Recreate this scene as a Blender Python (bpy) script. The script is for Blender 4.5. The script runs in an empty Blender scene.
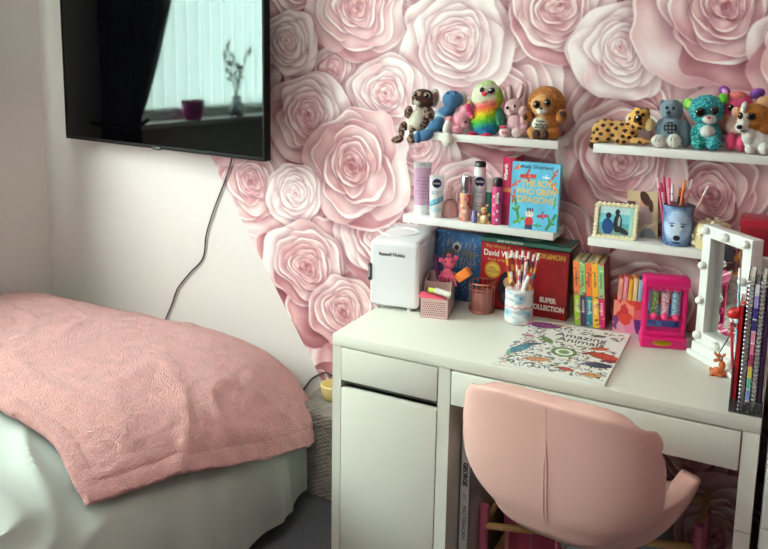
import bpy, bmesh, math, random
import numpy as np
from mathutils import Vector, Matrix, noise
random.seed(7); rng = np.random.default_rng(11)
S = bpy.context.scene; COL = S.collection
PI = math.pi

# ------------------------------------------------------------------ camera
CP = (1.0589, -1.81354, 1.52897); YAW, PITCH, ROLL = -0.47525, 0.16357, 0.01571
FPX, CX, CY = 815.70954, 376.31617, 175.60526
def cam_axes():
    f = Vector((math.sin(YAW)*math.cos(PITCH), math.cos(YAW)*math.cos(PITCH), -math.sin(PITCH)))
    r = Vector((math.cos(YAW), -math.sin(YAW), 0)); u = r.cross(f)
    c, s = math.cos(ROLL), math.sin(ROLL)
    return c*r+s*u, -s*r+c*u, f
RT, UP, FW = cam_axes()
cd = bpy.data.cameras.new('camera'); cam = bpy.data.objects.new('camera', cd); COL.objects.link(cam)
cam.matrix_world = Matrix(((RT.x, UP.x, -FW.x, CP[0]), (RT.y, UP.y, -FW.y, CP[1]), (RT.z, UP.z, -FW.z, CP[2]), (0, 0, 0, 1)))
cd.sensor_fit = 'HORIZONTAL'; cd.sensor_width = 36; cd.lens = FPX*36/768
cd.shift_x = (384-CX)/768; cd.shift_y = -(274.5-CY)/768; cd.clip_start = .01
S.camera = cam
def ray(u, v): return FW + RT*((u-CX)/FPX) - UP*((v-CY)/FPX)
def W(u, v, y):                      # the point of the upright plane y that the photo shows at (u, v)
    d = ray(u, v); k = (y-CP[1])/d.y; return Vector(CP)+d*k
def Z(u, v, z):                      # the point of the level plane z
    d = ray(u, v); k = (z-CP[2])/d.z; return Vector(CP)+d*k
def PXM(u, v, y):                    # pixels per metre (upright) there
    return (W(u, v-5, y)-W(u, v+5, y)).length**-1*10

# ------------------------------------------------------------------ world, light, exposure
w = bpy.data.worlds.new('sky'); S.world = w; w.use_nodes = True
nt = w.node_tree; bg = nt.nodes['Background']
bg.inputs[0].default_value = (.80, .90, 1, 1); bg.inputs[1].default_value = 1.0
def area(name, loc, target, sx, sy, power, col):
    l = bpy.data.lights.new(name, 'AREA'); l.shape = 'RECTANGLE'; l.size = sx; l.size_y = sy; l.energy = power; l.color = col
    o = bpy.data.objects.new(name, l); COL.objects.link(o); o.location = loc
    d = Vector(target)-Vector(loc); o.rotation_euler = d.to_track_quat('-Z', 'Z').to_euler(); return o
daylight = area('window_daylight', (-2.05, -1.05, 1.75), (-1.0, -1.0, 1.60), 2.2, 1.5, 430, (1.0, .985, .96))
ceiling_fill = area('ceiling_fill', (.35, -1.5, 2.36), (.35, -1.45, 0), .5, .5, 12, (1.0, .93, .87))  # added soft fill from above, out of view
S.view_settings.view_transform = 'Standard'; S.view_settings.look = 'None'
S.view_settings.exposure = 0.26; S.view_settings.gamma = 1; S.view_settings.use_curve_mapping = False
S.cycles.use_denoising = True; S.cycles.max_bounces = 8; S.cycles.diffuse_bounces = 4; S.cycles.transparent_max_bounces = 12
S.cycles.caustics_reflective = False; S.cycles.caustics_refractive = False; S.cycles.sample_clamp_indirect = 6

# ------------------------------------------------------------------ materials
def lin(c):
    return tuple(((x/255)/12.92 if x/255 <= .04045 else ((x/255+.055)/1.055)**2.4) for x in c)
MATS = {}
def mat(name, rgb, rough=.5, metal=0, spec=.5, bump=None, var=0, alpha=1, trans=0, sheen=0, coat=0, ior=1.45, vscale=8):
    """procedural principled material; rgb in 0..255 sRGB; bump=(scale, strength, distance)"""
    if name in MATS: return MATS[name]
    m = bpy.data.materials.new(name); m.use_nodes = True; n = m.node_tree; b = n.nodes['Principled BSDF']
    c = lin(rgb) if rgb else (1, 1, 1)
    b.inputs['Base Color'].default_value = (*c, 1); b.inputs['Roughness'].default_value = rough
    b.inputs['Metallic'].default_value = metal; b.inputs['Specular IOR Level'].default_value = spec
    b.inputs['Transmission Weight'].default_value = trans; b.inputs['Alpha'].default_value = alpha
    b.inputs['Sheen Weight'].default_value = sheen; b.inputs['Coat Weight'].default_value = coat; b.inputs['IOR'].default_value = ior
    tc = n.nodes.new('ShaderNodeTexCoord')
    if rgb is None:
        a = n.nodes.new('ShaderNodeAttribute'); a.attribute_name = 'Col'; n.links.new(a.outputs['Color'], b.inputs['Base Color'])
    elif var:
        nz = n.nodes.new('ShaderNodeTexNoise'); nz.inputs['Scale'].default_value = vscale; nz.inputs['Detail'].default_value = 4
        mx = n.nodes.new('ShaderNodeMix'); mx.data_type = 'RGBA'
        mx.inputs[6].default_value = (*[x*(1-var) for x in c], 1); mx.inputs[7].default_value = (*[min(1, x*(1+var)) for x in c], 1)
        n.links.new(tc.outputs['Object'], nz.inputs['Vector']); n.links.new(nz.outputs[0], mx.inputs[0]); n.links.new(mx.outputs[2], b.inputs['Base Color'])
    if bump:
        nz = n.nodes.new('ShaderNodeTexNoise'); nz.inputs['Scale'].default_value = bump[0]; nz.inputs['Detail'].default_value = 4
        bp = n.nodes.new('ShaderNodeBump'); bp.inputs['Strength'].default_value = bump[1]; bp.inputs['Distance'].default_value = bump[2]
        n.links.new(tc.outputs['Object'], nz.inputs['Vector']); n.links.new(nz.outputs[0], bp.inputs['Height']); n.links.new(bp.outputs[0], b.inputs['Normal'])
    MATS[name] = m; return m
def M(rgb, rough=.45, **k):
    return mat('paint_%d_%d_%d_%d' % (*rgb, int(rough*100))+(''.join(sorted(k)) if k else ''), rgb, rough, **k)
PRINT = mat('printed_paper', None, .42); PRINT_SATIN = mat('printed_plastic', None, .3)
PLUSH = mat('plush_fur', None, .95, spec=.1, bump=(650, .9, .004), sheen=.15)
WHITE = mat('white_lacquer', (226, 225, 214), .35, bump=(30, .03, .001))
PAGES = mat('book_pages', (226, 219, 202), .8, bump=(400, .3, .0005))

# ------------------------------------------------------------------ mesh helpers
class MB:
    """collects shapes (world coordinates) and links them as ONE mesh object"""
    def __init__(s, mtx=None): s.bm = bmesh.new(); s.mtx = mtx or Matrix(); s.lay = None
    def _tf(s, vs, m):
        mm = s.mtx @ m
        for v in vs: v.co = mm @ v.co
    def box(s, a, b, bev=0, seg=2, m=None):
        c = [(a[i]+b[i])/2 for i in range(3)]; d = [abs(b[i]-a[i]) for i in range(3)]
        r = bmesh.ops.create_cube(s.bm, size=1); vs = r['verts']
        for v in vs: v.co = Vector((v.co.x*d[0]+c[0], v.co.y*d[1]+c[1], v.co.z*d[2]+c[2]))
        if bev:
            es = list({e for v in vs for e in v.link_edges})
            rr = bmesh.ops.bevel(s.bm, geom=es, offset=min(bev, min(d)*.49), segments=seg, affect='EDGES', profile=.5)
            vs = list({v for f in rr['faces'] for v in f.verts} | {v for v in vs if v.is_valid})
        s._tf(vs, m or Matrix()); return s
    def ball(s, c, r, rot=None, seg=20, rings=14):
        if not hasattr(r, '__len__'): r = (r, r, r)
        vs = bmesh.ops.create_uvsphere(s.bm, u_segments=seg, v_segments=rings, radius=1)['verts']
        s._tf(vs, Matrix.Translation(Vector(c)) @ (rot or Matrix()) @ Matrix.Diagonal((*r, 1))); return s
    def cyl(s, p, q, r1, r2=None, seg=20, cap=True):
        p = Vector(p); q = Vector(q); d = q-p
        vs = bmesh.ops.create_cone(s.bm, cap_ends=cap, segments=seg, radius1=r1, radius2=r1 if r2 is None else r2, depth=d.length)['verts']
        s._tf(vs, Matrix.Translation((p+q)/2) @ d.to_track_quat('Z', 'Y').to_matrix().to_4x4()); return s
    def lathe(s, c, prof, seg=28, sx=1, sy=1):
        c = Vector(c); rows = []
        for r, z in prof:
            rows.append([s.bm.verts.new(s.mtx @ (c+Vector((math.cos(2*PI*i/seg)*r*sx, math.sin(2*PI*i/seg)*r*sy, z)))) for i in range(seg)])
        for a, b in zip(rows, rows[1:]):
            for i in range(seg): s.bm.faces.new((a[i], a[(i+1) % seg], b[(i+1) % seg], b[i]))
        if prof[0][0] > 1e-5: s.bm.faces.new(rows[0][::-1])
        if prof[-1][0] > 1e-5: s.bm.faces.new(rows[-1])
        return s
    def tube(s, pts, r, seg=10, closed=False):
        pts = [Vector(p) for p in pts]; n = len(pts); rows = []; rr = r if hasattr(r, '__len__') else [r]*n
        nrm = None
        for i, p in enumerate(pts):
            t = (pts[(i+1) % n] if (closed or i < n-1) else p)-(pts[i-1] if (closed or i > 0) else p); t.normalize()
            if nrm is None: nrm = t.orthogonal().normalized()
            nrm = (nrm-t*nrm.dot(t)).normalized(); bn = t.cross(nrm)
            rows.append([s.bm.verts.new(s.mtx @ (p+(nrm*math.cos(2*PI*k/seg)+bn*math.sin(2*PI*k/seg))*rr[i])) for k in range(seg)])
        for i in range(n if closed else n-1):
            a, b = rows[i], rows[(i+1) % n]
            for k in range(seg): s.bm.faces.new((a[k], a[(k+1) % seg], b[(k+1) % seg], b[k]))
        if not closed: s.bm.faces.new(rows[0][::-1]); s.bm.faces.new(rows[-1])
        return s
    def prism(s, pts, d):            # polygon (world points) extruded by vector d
        d = Vector(d); a = [s.bm.verts.new(s.mtx @ Vector(p)) for p in pts]; b = [s.bm.verts.new(s.mtx @ (Vector(p)+d)) for p in pts]
        s.bm.faces.new(a); s.bm.faces.new(b[::-1]); n = len(a)
        for i in range(n): s.bm.faces.new((a[i], b[i], b[(i+1) % n], a[(i+1) % n]))
        return s
    def build(s, name, m, parent=None, smooth=True, ang=40):
        bmesh.ops.recalc_face_normals(s.bm, faces=s.bm.faces[:])
        me = bpy.data.meshes.new(name); s.bm.to_mesh(me); s.bm.free()
        return link(name, me, m, parent, smooth, ang)
def link(name, me, m, parent=None, smooth=True, ang=40):
    me.materials.append(m); o = bpy.data.objects.new(name, me); COL.objects.link(o)
    if parent is not None:
        p = parent; t = Vector((0, 0, 0))
        while p is not None: t += p.location; p = p.parent
        me.transform(Matrix.Translation(-t)); o.parent = parent
    else:
        # origin at the base of the thing
        co = np.empty(len(me.vertices)*3, 'f'); me.vertices.foreach_get('co', co); co = co.reshape(-1, 3)
        c = Vector(((co[:, 0].min()+co[:, 0].max())/2, (co[:, 1].min()+co[:, 1].max())/2, co[:, 2].min())); c = Vector([round(float(x), 5) for x in c])
        me.transform(Matrix.Translation(-c)); o.location = c
    if smooth:
        me.shade_smooth()
        try: me.set_sharp_from_angle(angle=math.radians(ang))
        except Exception: pass
    return o
def grid_mesh(name, P, C=None, closed=False):
    """P: (n, m, 3) array of points, C: (n, m, 3) sRGB 0..255 colours"""
    P = np.asarray(P, 'f'); n, m = P.shape[:2]; me = bpy.data.meshes.new(name)
    idx = np.arange(n*m).reshape(n, m)
    q = np.stack([idx[:-1, :-1], idx[:-1, 1:], idx[1:, 1:], idx[1:, :-1]], -1).reshape(-1, 4)
    me.vertices.add(n*m); me.vertices.foreach_set('co', P.reshape(-1))
    me.loops.add(q.size); me.loops.foreach_set('vertex_index', q.reshape(-1).astype('i'))
    me.polygons.add(len(q)); me.polygons.foreach_set('loop_start', (np.arange(len(q))*4).astype('i'))
    me.update(calc_edges=True); me.validate()
    if C is not None: colour(me, np.asarray(C).reshape(-1, 3))
    return me
def colour(me, C):
    C = np.clip(np.asarray(C, float)/255, 0, 1); L = np.where(C <= .04045, C/12.92, ((C+.055)/1.055)**2.4)
    a = me.color_attributes.new('Col', 'FLOAT_COLOR', 'POINT')
    a.data.foreach_set('color', np.concatenate([L, np.ones((len(L), 1))], 1).astype('f').reshape(-1))
def thing(name, label, cat, loc, group=None):
    o = bpy.data.objects.new(name, None); COL.objects.link(o); o.empty_display_size = .05
    o.location = [round(float(x), 5) for x in loc]; return tag(o, label, cat, group)
def tag(o, label, cat, group=None, kind=None):
    o['label'] = label; o['category'] = cat
    if group: o['group'] = group
    if kind: o['kind'] = kind
    return o
def struct(o): o['kind'] = 'structure'; return o
def text(body, size, m, parent, o, ux, uy, name='lettering', align='CENTER', ext=.0003, bold=0, sx=1, mtx=None):
    """raised lettering at o, reading along ux, upwards along uy"""
    cu = bpy.data.curves.new('t', 'FONT'); cu.body = body; cu.size = size; cu.align_x = align; cu.align_y = 'CENTER'; cu.extrude = ext; cu.offset = bold; cu.resolution_u = 3
    ob = bpy.data.objects.new('t', cu); COL.objects.link(ob)
    me = bpy.data.meshes.new_from_object(ob.evaluated_get(bpy.context.evaluated_depsgraph_get()))
    bpy.data.objects.remove(ob); bpy.data.curves.remove(cu)
    ux = Vector(ux).normalized(); uy = Vector(uy); uy = (uy-ux*uy.dot(ux)).normalized(); uz = ux.cross(uy)
    T = Matrix(((ux.x*sx, uy.x, uz.x, o[0]), (ux.y*sx, uy.y, uz.y, o[1]), (ux.z*sx, uy.z, uz.z, o[2]), (0, 0, 0, 1)))
    me.transform((mtx or Matrix()) @ T)
    return link(name, me, m, parent, False)
def rotm(o, deg, axis='Z'):
    return Matrix.Translation(Vector(o)) @ Matrix.Rotation(math.radians(deg), 4, axis) @ Matrix.Translation(-Vector(o))

# ---- painting on panels: arrays U, V in 0..1 (V upwards), colour 0..255
def canvas(n, m, base):
    V, U = np.meshgrid(np.linspace(0, 1, m), np.linspace(0, 1, n)); return U, V, np.ones((n, m, 3))*np.array(base, float)
def put(C, mask, col, a=1.0):
    mask = np.clip(mask, 0, 1)[..., None]*a; C[:] = C*(1-mask)+np.array(col, float)*mask
def ell(U, V, cu, cv, ru, rv, rot=0, soft=.1):
    c, s = math.cos(rot), math.sin(rot); x = (U-cu)*c+(V-cv)*s; y = -(U-cu)*s+(V-cv)*c
    d = np.sqrt((x/ru)**2+(y/rv)**2); return np.clip((1-d)/soft+.5, 0, 1)
def seg_(U, V, a, b, r):
    ax, ay = a; bx, by = b; L = (bx-ax)**2+(by-ay)**2+1e-9; t = np.clip(((U-ax)*(bx-ax)+(V-ay)*(by-ay))/L, 0, 1)
    return (np.hypot(U-ax-t*(bx-ax), V-ay-t*(by-ay)) < r).astype(float)
def vnoise(X, Y, sc, seed=0):
    r = np.random.default_rng(seed); g = r.random((64, 64)); x = X*sc % 64; y = Y*sc % 64
    i = np.floor(x).astype(int); j = np.floor(y).astype(int); fx = x-i; fy = y-j; fx = fx**3*(fx*(fx*6-15)+10); fy = fy**3*(fy*(fy*6-15)+10); i %= 64; j %= 64
    i1 = (i+1) % 64; j1 = (j+1) % 64
    return (g[i, j]*(1-fx)+g[i1, j]*fx)*(1-fy)+(g[i, j1]*(1-fx)+g[i1, j1]*fx)*fy
def panel(name, o, ux, uy, C, m, parent, mtx=None, curve=None):
    """flat (or curved) printed panel: corner o, edge vectors ux, uy"""
    n, k = C.shape[:2]; o = np.array(o, float); ux = np.array(ux, float); uy = np.array(uy, float)
    U = np.linspace(0, 1, n)[:, None, None]; V = np.linspace(0, 1, k)[None, :, None]
    P = o+ux*U+uy*V
    me = grid_mesh(name, P, C)
    if mtx: me.transform(mtx)
    return link(name, me, m, parent, False)

# ================================================================== THE ROOM
FL = .04; WX = -1.655; WB = .5; RX = 2.5; FY = -3.1; CE = 2.42
wallm = mat('matt_white_wall', (224, 219, 215), .85, bump=(160, .12, .001), var=.02)
struct(MB().box((WX-.12, WB, FL-.1), (RX+.1, WB+.1, CE)).build('wall_back', wallm, None, False))
wl = MB()
WY0, WY1, WZ0, WZ1 = -2.05, -.02, 1.15, 2.2
wl.box((WX-.12, FY, FL-.1), (WX, WB, WZ0)).box((WX-.12, FY, WZ1), (WX, WB, CE)).box((WX-.12, WY1, WZ0), (WX, WB, WZ1)).box((WX-.12, FY, WZ0), (WX, WY0, WZ1))
struct(wl.build('wall_left', wallm, None, False))
dusky = mat('dusky_pink_wall', (150, 112, 112), .85)  # unseen walls; muted colour chosen to cut bounced light and deepen shading
struct(MB().box((RX, FY, FL-.1), (RX+.1, WB, CE)).build('wall_right', dusky, None, False))
struct(MB().box((WX-.12, FY-.1, FL-.1), (RX+.1, FY, CE)).build('wall_front', dusky, None, False))
struct(MB().box((WX-.12, FY-.1, CE), (RX+.1, WB+.1, CE+.1)).build('ceiling', wallm, None, False))
struct(MB().box((WX-.12, FY-.1, FL-.1), (RX+.1, WB+.1, FL)).build('floor', mat('charcoal_carpet', (112, 112, 118), 1, spec=.05, bump=(260, 1, .008), var=.6, vscale=170), None, False))
# added lamp shade, out of view, around the ceiling fill
MB().lathe((.35, -1.5, 2.375), [(.27, 0), (.28, .02), (.28, .045), (.0, .045)]).build('ceiling_fill_shade', M((235, 232, 225)), None)
o = bpy.data.objects['ceiling_fill_shade']; tag(o, 'round flat white ceiling lamp above the middle of the room', 'lamp')
# window
wf = MB(); fr = .05
for a, b in (((WX-.09, WY0, WZ0), (WX-.04, WY1, WZ0+fr)), ((WX-.09, WY0, WZ1-fr), (WX-.04, WY1, WZ1)), ((WX-.09, WY0, WZ0), (WX-.04, WY0+fr, WZ1)), ((WX-.09, WY1-fr, WZ0), (WX-.04, WY1, WZ1)), ((WX-.09, -1.08, WZ0), (WX-.04, -1.02, WZ1))): wf.box(a, b, .004)
win = struct(wf.build('window_1', M((230, 232, 230)), None))
gl = bpy.data.materials.new('window_glass'); gl.use_nodes = True; n = gl.node_tree; n.nodes.clear()
a = n.nodes.new('ShaderNodeOutputMaterial'); t = n.nodes.new('ShaderNodeBsdfTransparent'); g = n.nodes.new('ShaderNodeBsdfGlossy'); g.inputs['Roughness'].default_value = .02; mx = n.nodes.new('ShaderNodeMixShader'); mx.inputs[0].default_value = .06
n.links.new(t.outputs[0], mx.inputs[1]); n.links.new(g.outputs[0], mx.inputs[2]); n.links.new(mx.outputs[0], a.inputs[0])
MB().box((WX-.068, WY0+.02, WZ0+.02), (WX-.062, WY1-.02, WZ1-.02)).build('pane', gl, win, False)
sill = struct(MB().box((WX-.04, WY0-.04, 1.122), (WX+.07, WY1+.03, 1.148), .006).build('window_sill', M((246, 246, 244)), None))

# wallpaper: large roses, cut on a slant at its left edge
rose_list = [  # (u, v, radius in photo pixels, tone) ; tone 0 deep pink .. 1 pale
 (500, 100, 62, .5), (610, 240, 60, .35), (230, 60, 60, .5), (385, 240, 50, .45), (430, 285, 50, .4), (540, 250, 60, .35), (640, 120, 66, .25), (330, 70, 45, .6), (640, 310, 60, .3), (760, 130, 60, .25), (420, 150, 40, .6), (415, -10, 40, .6), (300, -20, 50, .5), (505, 15, 40, .7), (660, 20, 36, .8),
 (357, 12, 50, .35), (455, 45, 57, .75), (560, 12, 50, .5), (621, 52, 46, .95), (722, 12, 74, .3), (290, 42, 30, .95), (388, 98, 40, .6), (308, 118, 43, .7), (357, 168, 54, .25), (250, 186, 32, .4), (294, 196, 30, .98), (305, 265, 42, .4), (345, 312, 34, .35), (712, 195, 62, .3), (622, 165, 56, .4), (470, 200, 40, .4), (228, 130, 32, .5),
 (560, 440, 60, .3), (690, 450, 60, .3), (600, 520, 60, .4), (500, 470, 50, .35), (720, 540, 60, .35), (650, 380, 50, .3), (420, 420, 60, .4), (820, 60, 60, .5), (840, 260, 70, .4), (950, 120, 80, .4), (1000, 330, 90, .5), (1100, 60, 90, .6), (1180, 260, 110, .4), (1350, 120, 120, .5), (1400, 420, 130, .3)]
def wallpaper():
    nx, nz = 800, 780; z0, z1, x1 = .045, 2.0, 2.49
    zz = np.linspace(z0, z1, nz)[None, :]; xl = -.80+(1.10-zz)/1.59
    u = np.linspace(0, 1, nx)[:, None]; X = np.where(u < .88, xl+(1.15-xl)*u/.88, 1.15+(x1-1.15)*(u-.88)/.12); Zz = np.broadcast_to(zz, X.shape)
    pale = np.array((250, 238, 236.)); mid = np.array((218, 166, 170.)); deep = np.array((146, 78, 88.))
    def ramp(t):
        t = np.clip(.60+(t-.575)*1.75, 0, 1)[..., None]; return np.where(t < .5, deep+(mid-deep)*(t*2), mid+(pale-mid)*(t*2-1))
    f = vnoise(X, Zz, 7, 1)*.6+vnoise(X, Zz, 16, 2)*.4
    T = .45+.75*(f-.2)+.10*np.sin(45*X+30*f+20*Zz)
    C = ramp(T)
    dx0 = (vnoise(X, Zz, 13, 3)-.5); dz0 = (vnoise(X, Zz, 13, 4)-.5); dx1 = (vnoise(X, Zz, 34, 8)-.5); dz1 = (vnoise(X, Zz, 34, 9)-.5)
    grain = (vnoise(X, Zz, 160, 5)-.5)
    def petal(c_, lx, lz, px, pz, a, ra, ex, base, dark, cup=1.0, curl=.3, R=.1):
        """one printed petal opening towards direction a"""
        ca, sa = math.cos(a), math.sin(a); dx = lx-px; dz = lz-pz; m_ = ra*ex*1.45
        if not (np.abs(dx) < m_).any(): return
        qx = dx*ca+dz*sa; qz = (-dx*sa+dz*ca)/ex; px_ = .0035/(ra*R)
        qx = qx+.07*ra*np.cos(qz/ra*2.6+a*3)+.05*ra*np.sin(qz/ra*5+a); d = np.hypot(qx, qz)/ra
        sh = np.clip((1.34-d)/.34, 0, 1)**1.4*(1-np.clip((1-d)/px_+.5, 0, 1))*dark*np.clip(.45+qx/ra, 0, 1)
        c_[:] = c_*(1-sh[..., None])+c_*np.array((.62, .44, .48))*sh[..., None]
        out = np.clip((qx/ra+1)/2, 0, 1)
        t = base-.26*cup+.46*cup*out**1.2+.04*np.sin(qz/ra*3+a*7)+.03*np.sin(qz/ra*9+qx/ra*3+a)
        lw = curl*(.25+.75*np.sin(qz/ra*1.3+a*5)**2)*out; e = d-(1-lw); s_ = max(.05, px_*1.2)
        lipw = np.clip(e/s_, 0, 1); fold = np.exp(-(e/(.13+px_))**2)*(1-lipw)*np.clip(out*3-1.2, 0, 1)
        t = t-.16*cup*fold+lipw*.20*(curl > 0)
        mk = np.clip((1-d)/px_+.5, 0, 1)[..., None]; c_[:] = c_*(1-mk)+ramp(t)*mk
    # large loose petals between the blooms
    r = np.random.default_rng(77)
    def window(x0, z0_, R, m=1.35):
        I = np.where((np.abs(X-x0) < R*m).any(1))[0]; J = np.where((np.abs(Zz-z0_) < R*m).any(0))[0]
        return None if len(I) < 3 or len(J) < 3 else (slice(I[0], I[-1]+1), slice(J[0], J[-1]+1))
    for q in range(230):
        x0 = r.uniform(-.8, 2.45); z0_ = r.uniform(.05, 1.95); R = r.uniform(.05, .12); sl = window(x0, z0_, R)
        tone = r.random(); a = r.random()*6.28; cv = r.random()
        if sl is None: continue
        lx = (X[sl]-x0)/R+dx0[sl]*.5+dx1[sl]*.15; lz = (Zz[sl]-z0_)/R+dz0[sl]*.5+dz1[sl]*.15
        petal(C[sl], lx, lz, 0, 0, a, .95, .8+.5*cv, .42+.5*tone, .5, .9, .2, R)
    for k, (pu, pv, pr, tone) in enumerate(rose_list):
        c = W(pu, pv, WB); R = pr/PXM(pu, pv, WB)*1.04
        r = np.random.default_rng(100+k); x0, z0_ = c.x, c.z; sl = window(x0, z0_, R)
        if sl is None: continue
        wq = .20*(.1/R)**.4
        lx = (X[sl]-x0)/R+dx0[sl]*wq+dx1[sl]*wq*.12; lz = (Zz[sl]-z0_)/R+dz0[sl]*wq+dz1[sl]*wq*.12
        c_ = C[sl]; a0 = r.random()*6.28; b0 = .42+.42*tone
        tx, tz = r.uniform(-.06, .06), .05+r.uniform(-.05, .05); ax_, az_ = tx, tz
        n_ = 6
        for p in range(n_):                                     # loose outer petals
            a = a0+p*2*PI/n_+r.uniform(-.3, .3); low_ = max(0, -math.sin(a))
            petal(c_, lx, lz, math.cos(a)*.50, math.sin(a)*.46, a, .58*r.uniform(.9, 1.12), r.uniform(1.15, 1.45), b0+.12-.22*low_+r.uniform(-.10, .12), .42, .8, .16*r.random(), R)
        for ri, (off, rad, cnt) in enumerate([(.35, .50, 4), (.26, .41, 3), (.20, .33, 3), (.15, .265, 3), (.115, .205, 3), (.085, .155, 2), (.06, .115, 2), (.04, .078, 2), (.02, .045, 1)]):
            for p in range(cnt):
                a = a0+ri*1.25+p*2*PI/cnt+r.uniform(-.3, .3); low_ = max(0, -math.sin(a))
                petal(c_, lx, lz, ax_+math.cos(a)*off, az_+math.sin(a)*off*.95, a, rad*r.uniform(.92, 1.1), r.uniform(1.05, 1.35), b0+.06-.06*low_-.02*ri+r.uniform(-.09, .09), .55+.05*ri, .7+.06*ri, .10+.16*r.random(), R)
        eye = np.hypot(lx-ax_, lz-az_); put(c_, np.clip(1-eye/.04, 0, 1), (130, 66, 78), .7)
    C += (grain*7)[..., None]
    P = np.stack([X, np.full_like(X, WB-.0012), Zz], -1)
    me = grid_mesh('wallpaper', P[:, ::-1], C[:, ::-1])
    o = link('wallpaper', me, mat('rose_wallpaper', None, .55, spec=.4, bump=(60, .06, .002)), None, False); struct(o)
    o.name = 'trim_1'
wallpaper()

# curtain, blinds and the things on the sill (seen in the television)
cur = thing('curtain', 'dark curtain gathered at the side of the window, reflected in the television', 'curtain', (WX+.06, .05, .62))
n_, m_ = 90, 40; P = np.zeros((n_, m_, 3))
for i in range(n_):
    s = i/(n_-1)
    for j in range(m_):
        z = .62+j/(m_-1)*1.70; g = math.exp(-((z-1.16)/.32)**2); edge = -.005-.30*max(0, z-1.18)**.8 if z > 1.18 else -.005-.08*(1-g)
        y = .18+(edge-.18)*s; P[i, j] = (WX+.082+.024*math.sin(s*52)*(1-.3*g), y, z)
sm = link('drape', grid_mesh('drape', P), mat('dark_velvet', (26, 24, 30), .9, spec=.1), cur); md = sm.modifiers.new('thickness', 'SOLIDIFY'); md.thickness = .004
MB().tube([(WX+.03, .20, 1.17) if i == 0 else (WX+.085+.03*math.sin(i/8*PI), .19-.24*i/8, 1.17-.03*math.sin(i/8*PI)) for i in range(9)], .008).build('tie_back', mat('dark_velvet', 0), cur)
MB().cyl((WX+.08, -2.2, 2.33), (WX+.08, .30, 2.33), .012).build('curtain_pole', M((60, 58, 58), .3), cur)
sheer = bpy.data.materials.new('sheer_blind_fabric'); sheer.use_nodes = True; n = sheer.node_tree; n.nodes.clear()
a = n.nodes.new('ShaderNodeOutputMaterial'); t = n.nodes.new('ShaderNodeBsdfTransparent'); t.inputs[0].default_value = (.82, 1, .95, 1)
tl = n.nodes.new('ShaderNodeBsdfTranslucent'); tl.inputs[0].default_value = (.78, .95, .89, 1); df = n.nodes.new('ShaderNodeBsdfDiffuse'); df.inputs[0].default_value = (.75, .85, .82, 1)
m1 = n.nodes.new('ShaderNodeMixShader'); m1.inputs[0].default_value = .25; m2 = n.nodes.new('ShaderNodeMixShader'); m2.inputs[0].default_value = .30
n.links.new(tl.outputs[0], m1.inputs[1]); n.links.new(df.outputs[0], m1.inputs[2]); n.links.new(m1.outputs[0], m2.inputs[1]); n.links.new(t.outputs[0], m2.inputs[2]); n.links.new(m2.outputs[0], a.inputs[0])
bl = thing('vertical_blind', 'pale green sheer vertical blind closed across the window', 'blind', (WX-.02, -1.03, 1.2))
MB().box((WX-.035, WY0+.02, 2.16), (WX-.005, WY1-.02, 2.19), .003).build('head_rail', M((235, 235, 232)), bl)
for i in range(29):
    y = WY0+.05+i*.0695; P = np.zeros((7, 2, 3))
    for k in range(7):
        q = (k/6-.5)
        for j in range(2): P[k, j] = (WX-.018+.022*q+.012*(1-4*q*q), y+q*.085, 1.198+j*.965)
    link('slat', grid_mesh('slat', P), sheer, bl)
pot = thing('flower_pot', 'small magenta pot on the window sill, reflected in the television', 'pot', (WX+.035, -.345, 1.148))
MB().lathe((WX+.035, -.345, 1.148), [(.0, 0), (.036, 0), (.046, .055), (.05, .056), (.054, .092), (.049, .092), (.043, .06), (0, .05)]).build('pot_body', M((205, 40, 150), .4), pot)
MB().lathe((WX+.035, -.345, 1.148), [(0, .052), (.042, .06), (0, .066)]).build('soil', M((60, 42, 32), .9), pot)
vs = thing('glass_vase', 'clear vase of dried stems on the window sill, reflected in the television', 'vase', (WX+.035, -.62, 1.148))
MB().lathe((WX+.035, -.62, 1.148), [(0, 0), (.035, 0), (.042, .03), (.025, .07), (.022, .10), (.020, .10), (.021, .07), (.037, .03), (0, .006)]).build('vase_body', mat('clear_glass', (235, 240, 240), .03, trans=.9), vs)
for a_, l_, y_ in ((-.3, .30, .01), (.05, .26, 0), (.35, .28, -.01), (.15, .33, .005), (-.12, .22, 0)):
    b = MB(); base = Vector((WX+.035, -.62+y_, 1.178)); pts = [base+Vector((0, math.sin(a_)*l_*t**1.4, l_*t)) for t in (0, .3, .6, 1)]
    b.tube(pts, .0022, 6)
    for t in (.55, .7, .82, .93, 1.0):
        c = base+Vector((0, math.sin(a_)*l_*t**1.4+random.uniform(-.02, .02), l_*t)); b.ball(c, (.004, .007, .02), Matrix.Rotation(random.uniform(-1, 1), 4, 'X'), 8, 6)
    b.build('stem', M((190, 184, 168), .8), vs)

# ================================================================== TELEVISION
A = Vector((-1.442, .425, 1.14)); B = Vector((-.436, .332, 1.14)); ux = (B-A).normalized(); wd = (B-A).length-.012
MT = Matrix(((ux.x, -ux.y, 0, A.x), (ux.y, ux.x, 0, A.y), (0, 0, 1, A.z), (0, 0, 0, 1)))     # local x along the screen, y away from viewer
tv = thing('television', 'large black flat television hung on the wall, window reflected in its screen', 'television', (A+B)/2)
h = .585
b = MB(MT); b.box((0, .0, 0), (wd, .028, h), .003).box((.18, .028, .08), (wd-.18, .060, h-.12), .012); b.build('casing', M((7, 7, 8), .65, spec=.2), tv)
b = MB(MT)
for p, q in (((0, -.004, 0), (wd, .0, .0125)), ((0, -.004, h-.008), (wd, 0, h)), ((0, -.004, 0), (.006, 0, h)), ((wd-.008, -.004, 0), (wd, 0, h))): b.box(p, q, .001)
b.build('bezel', M((9, 9, 10), .6, spec=.2), tv)
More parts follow.
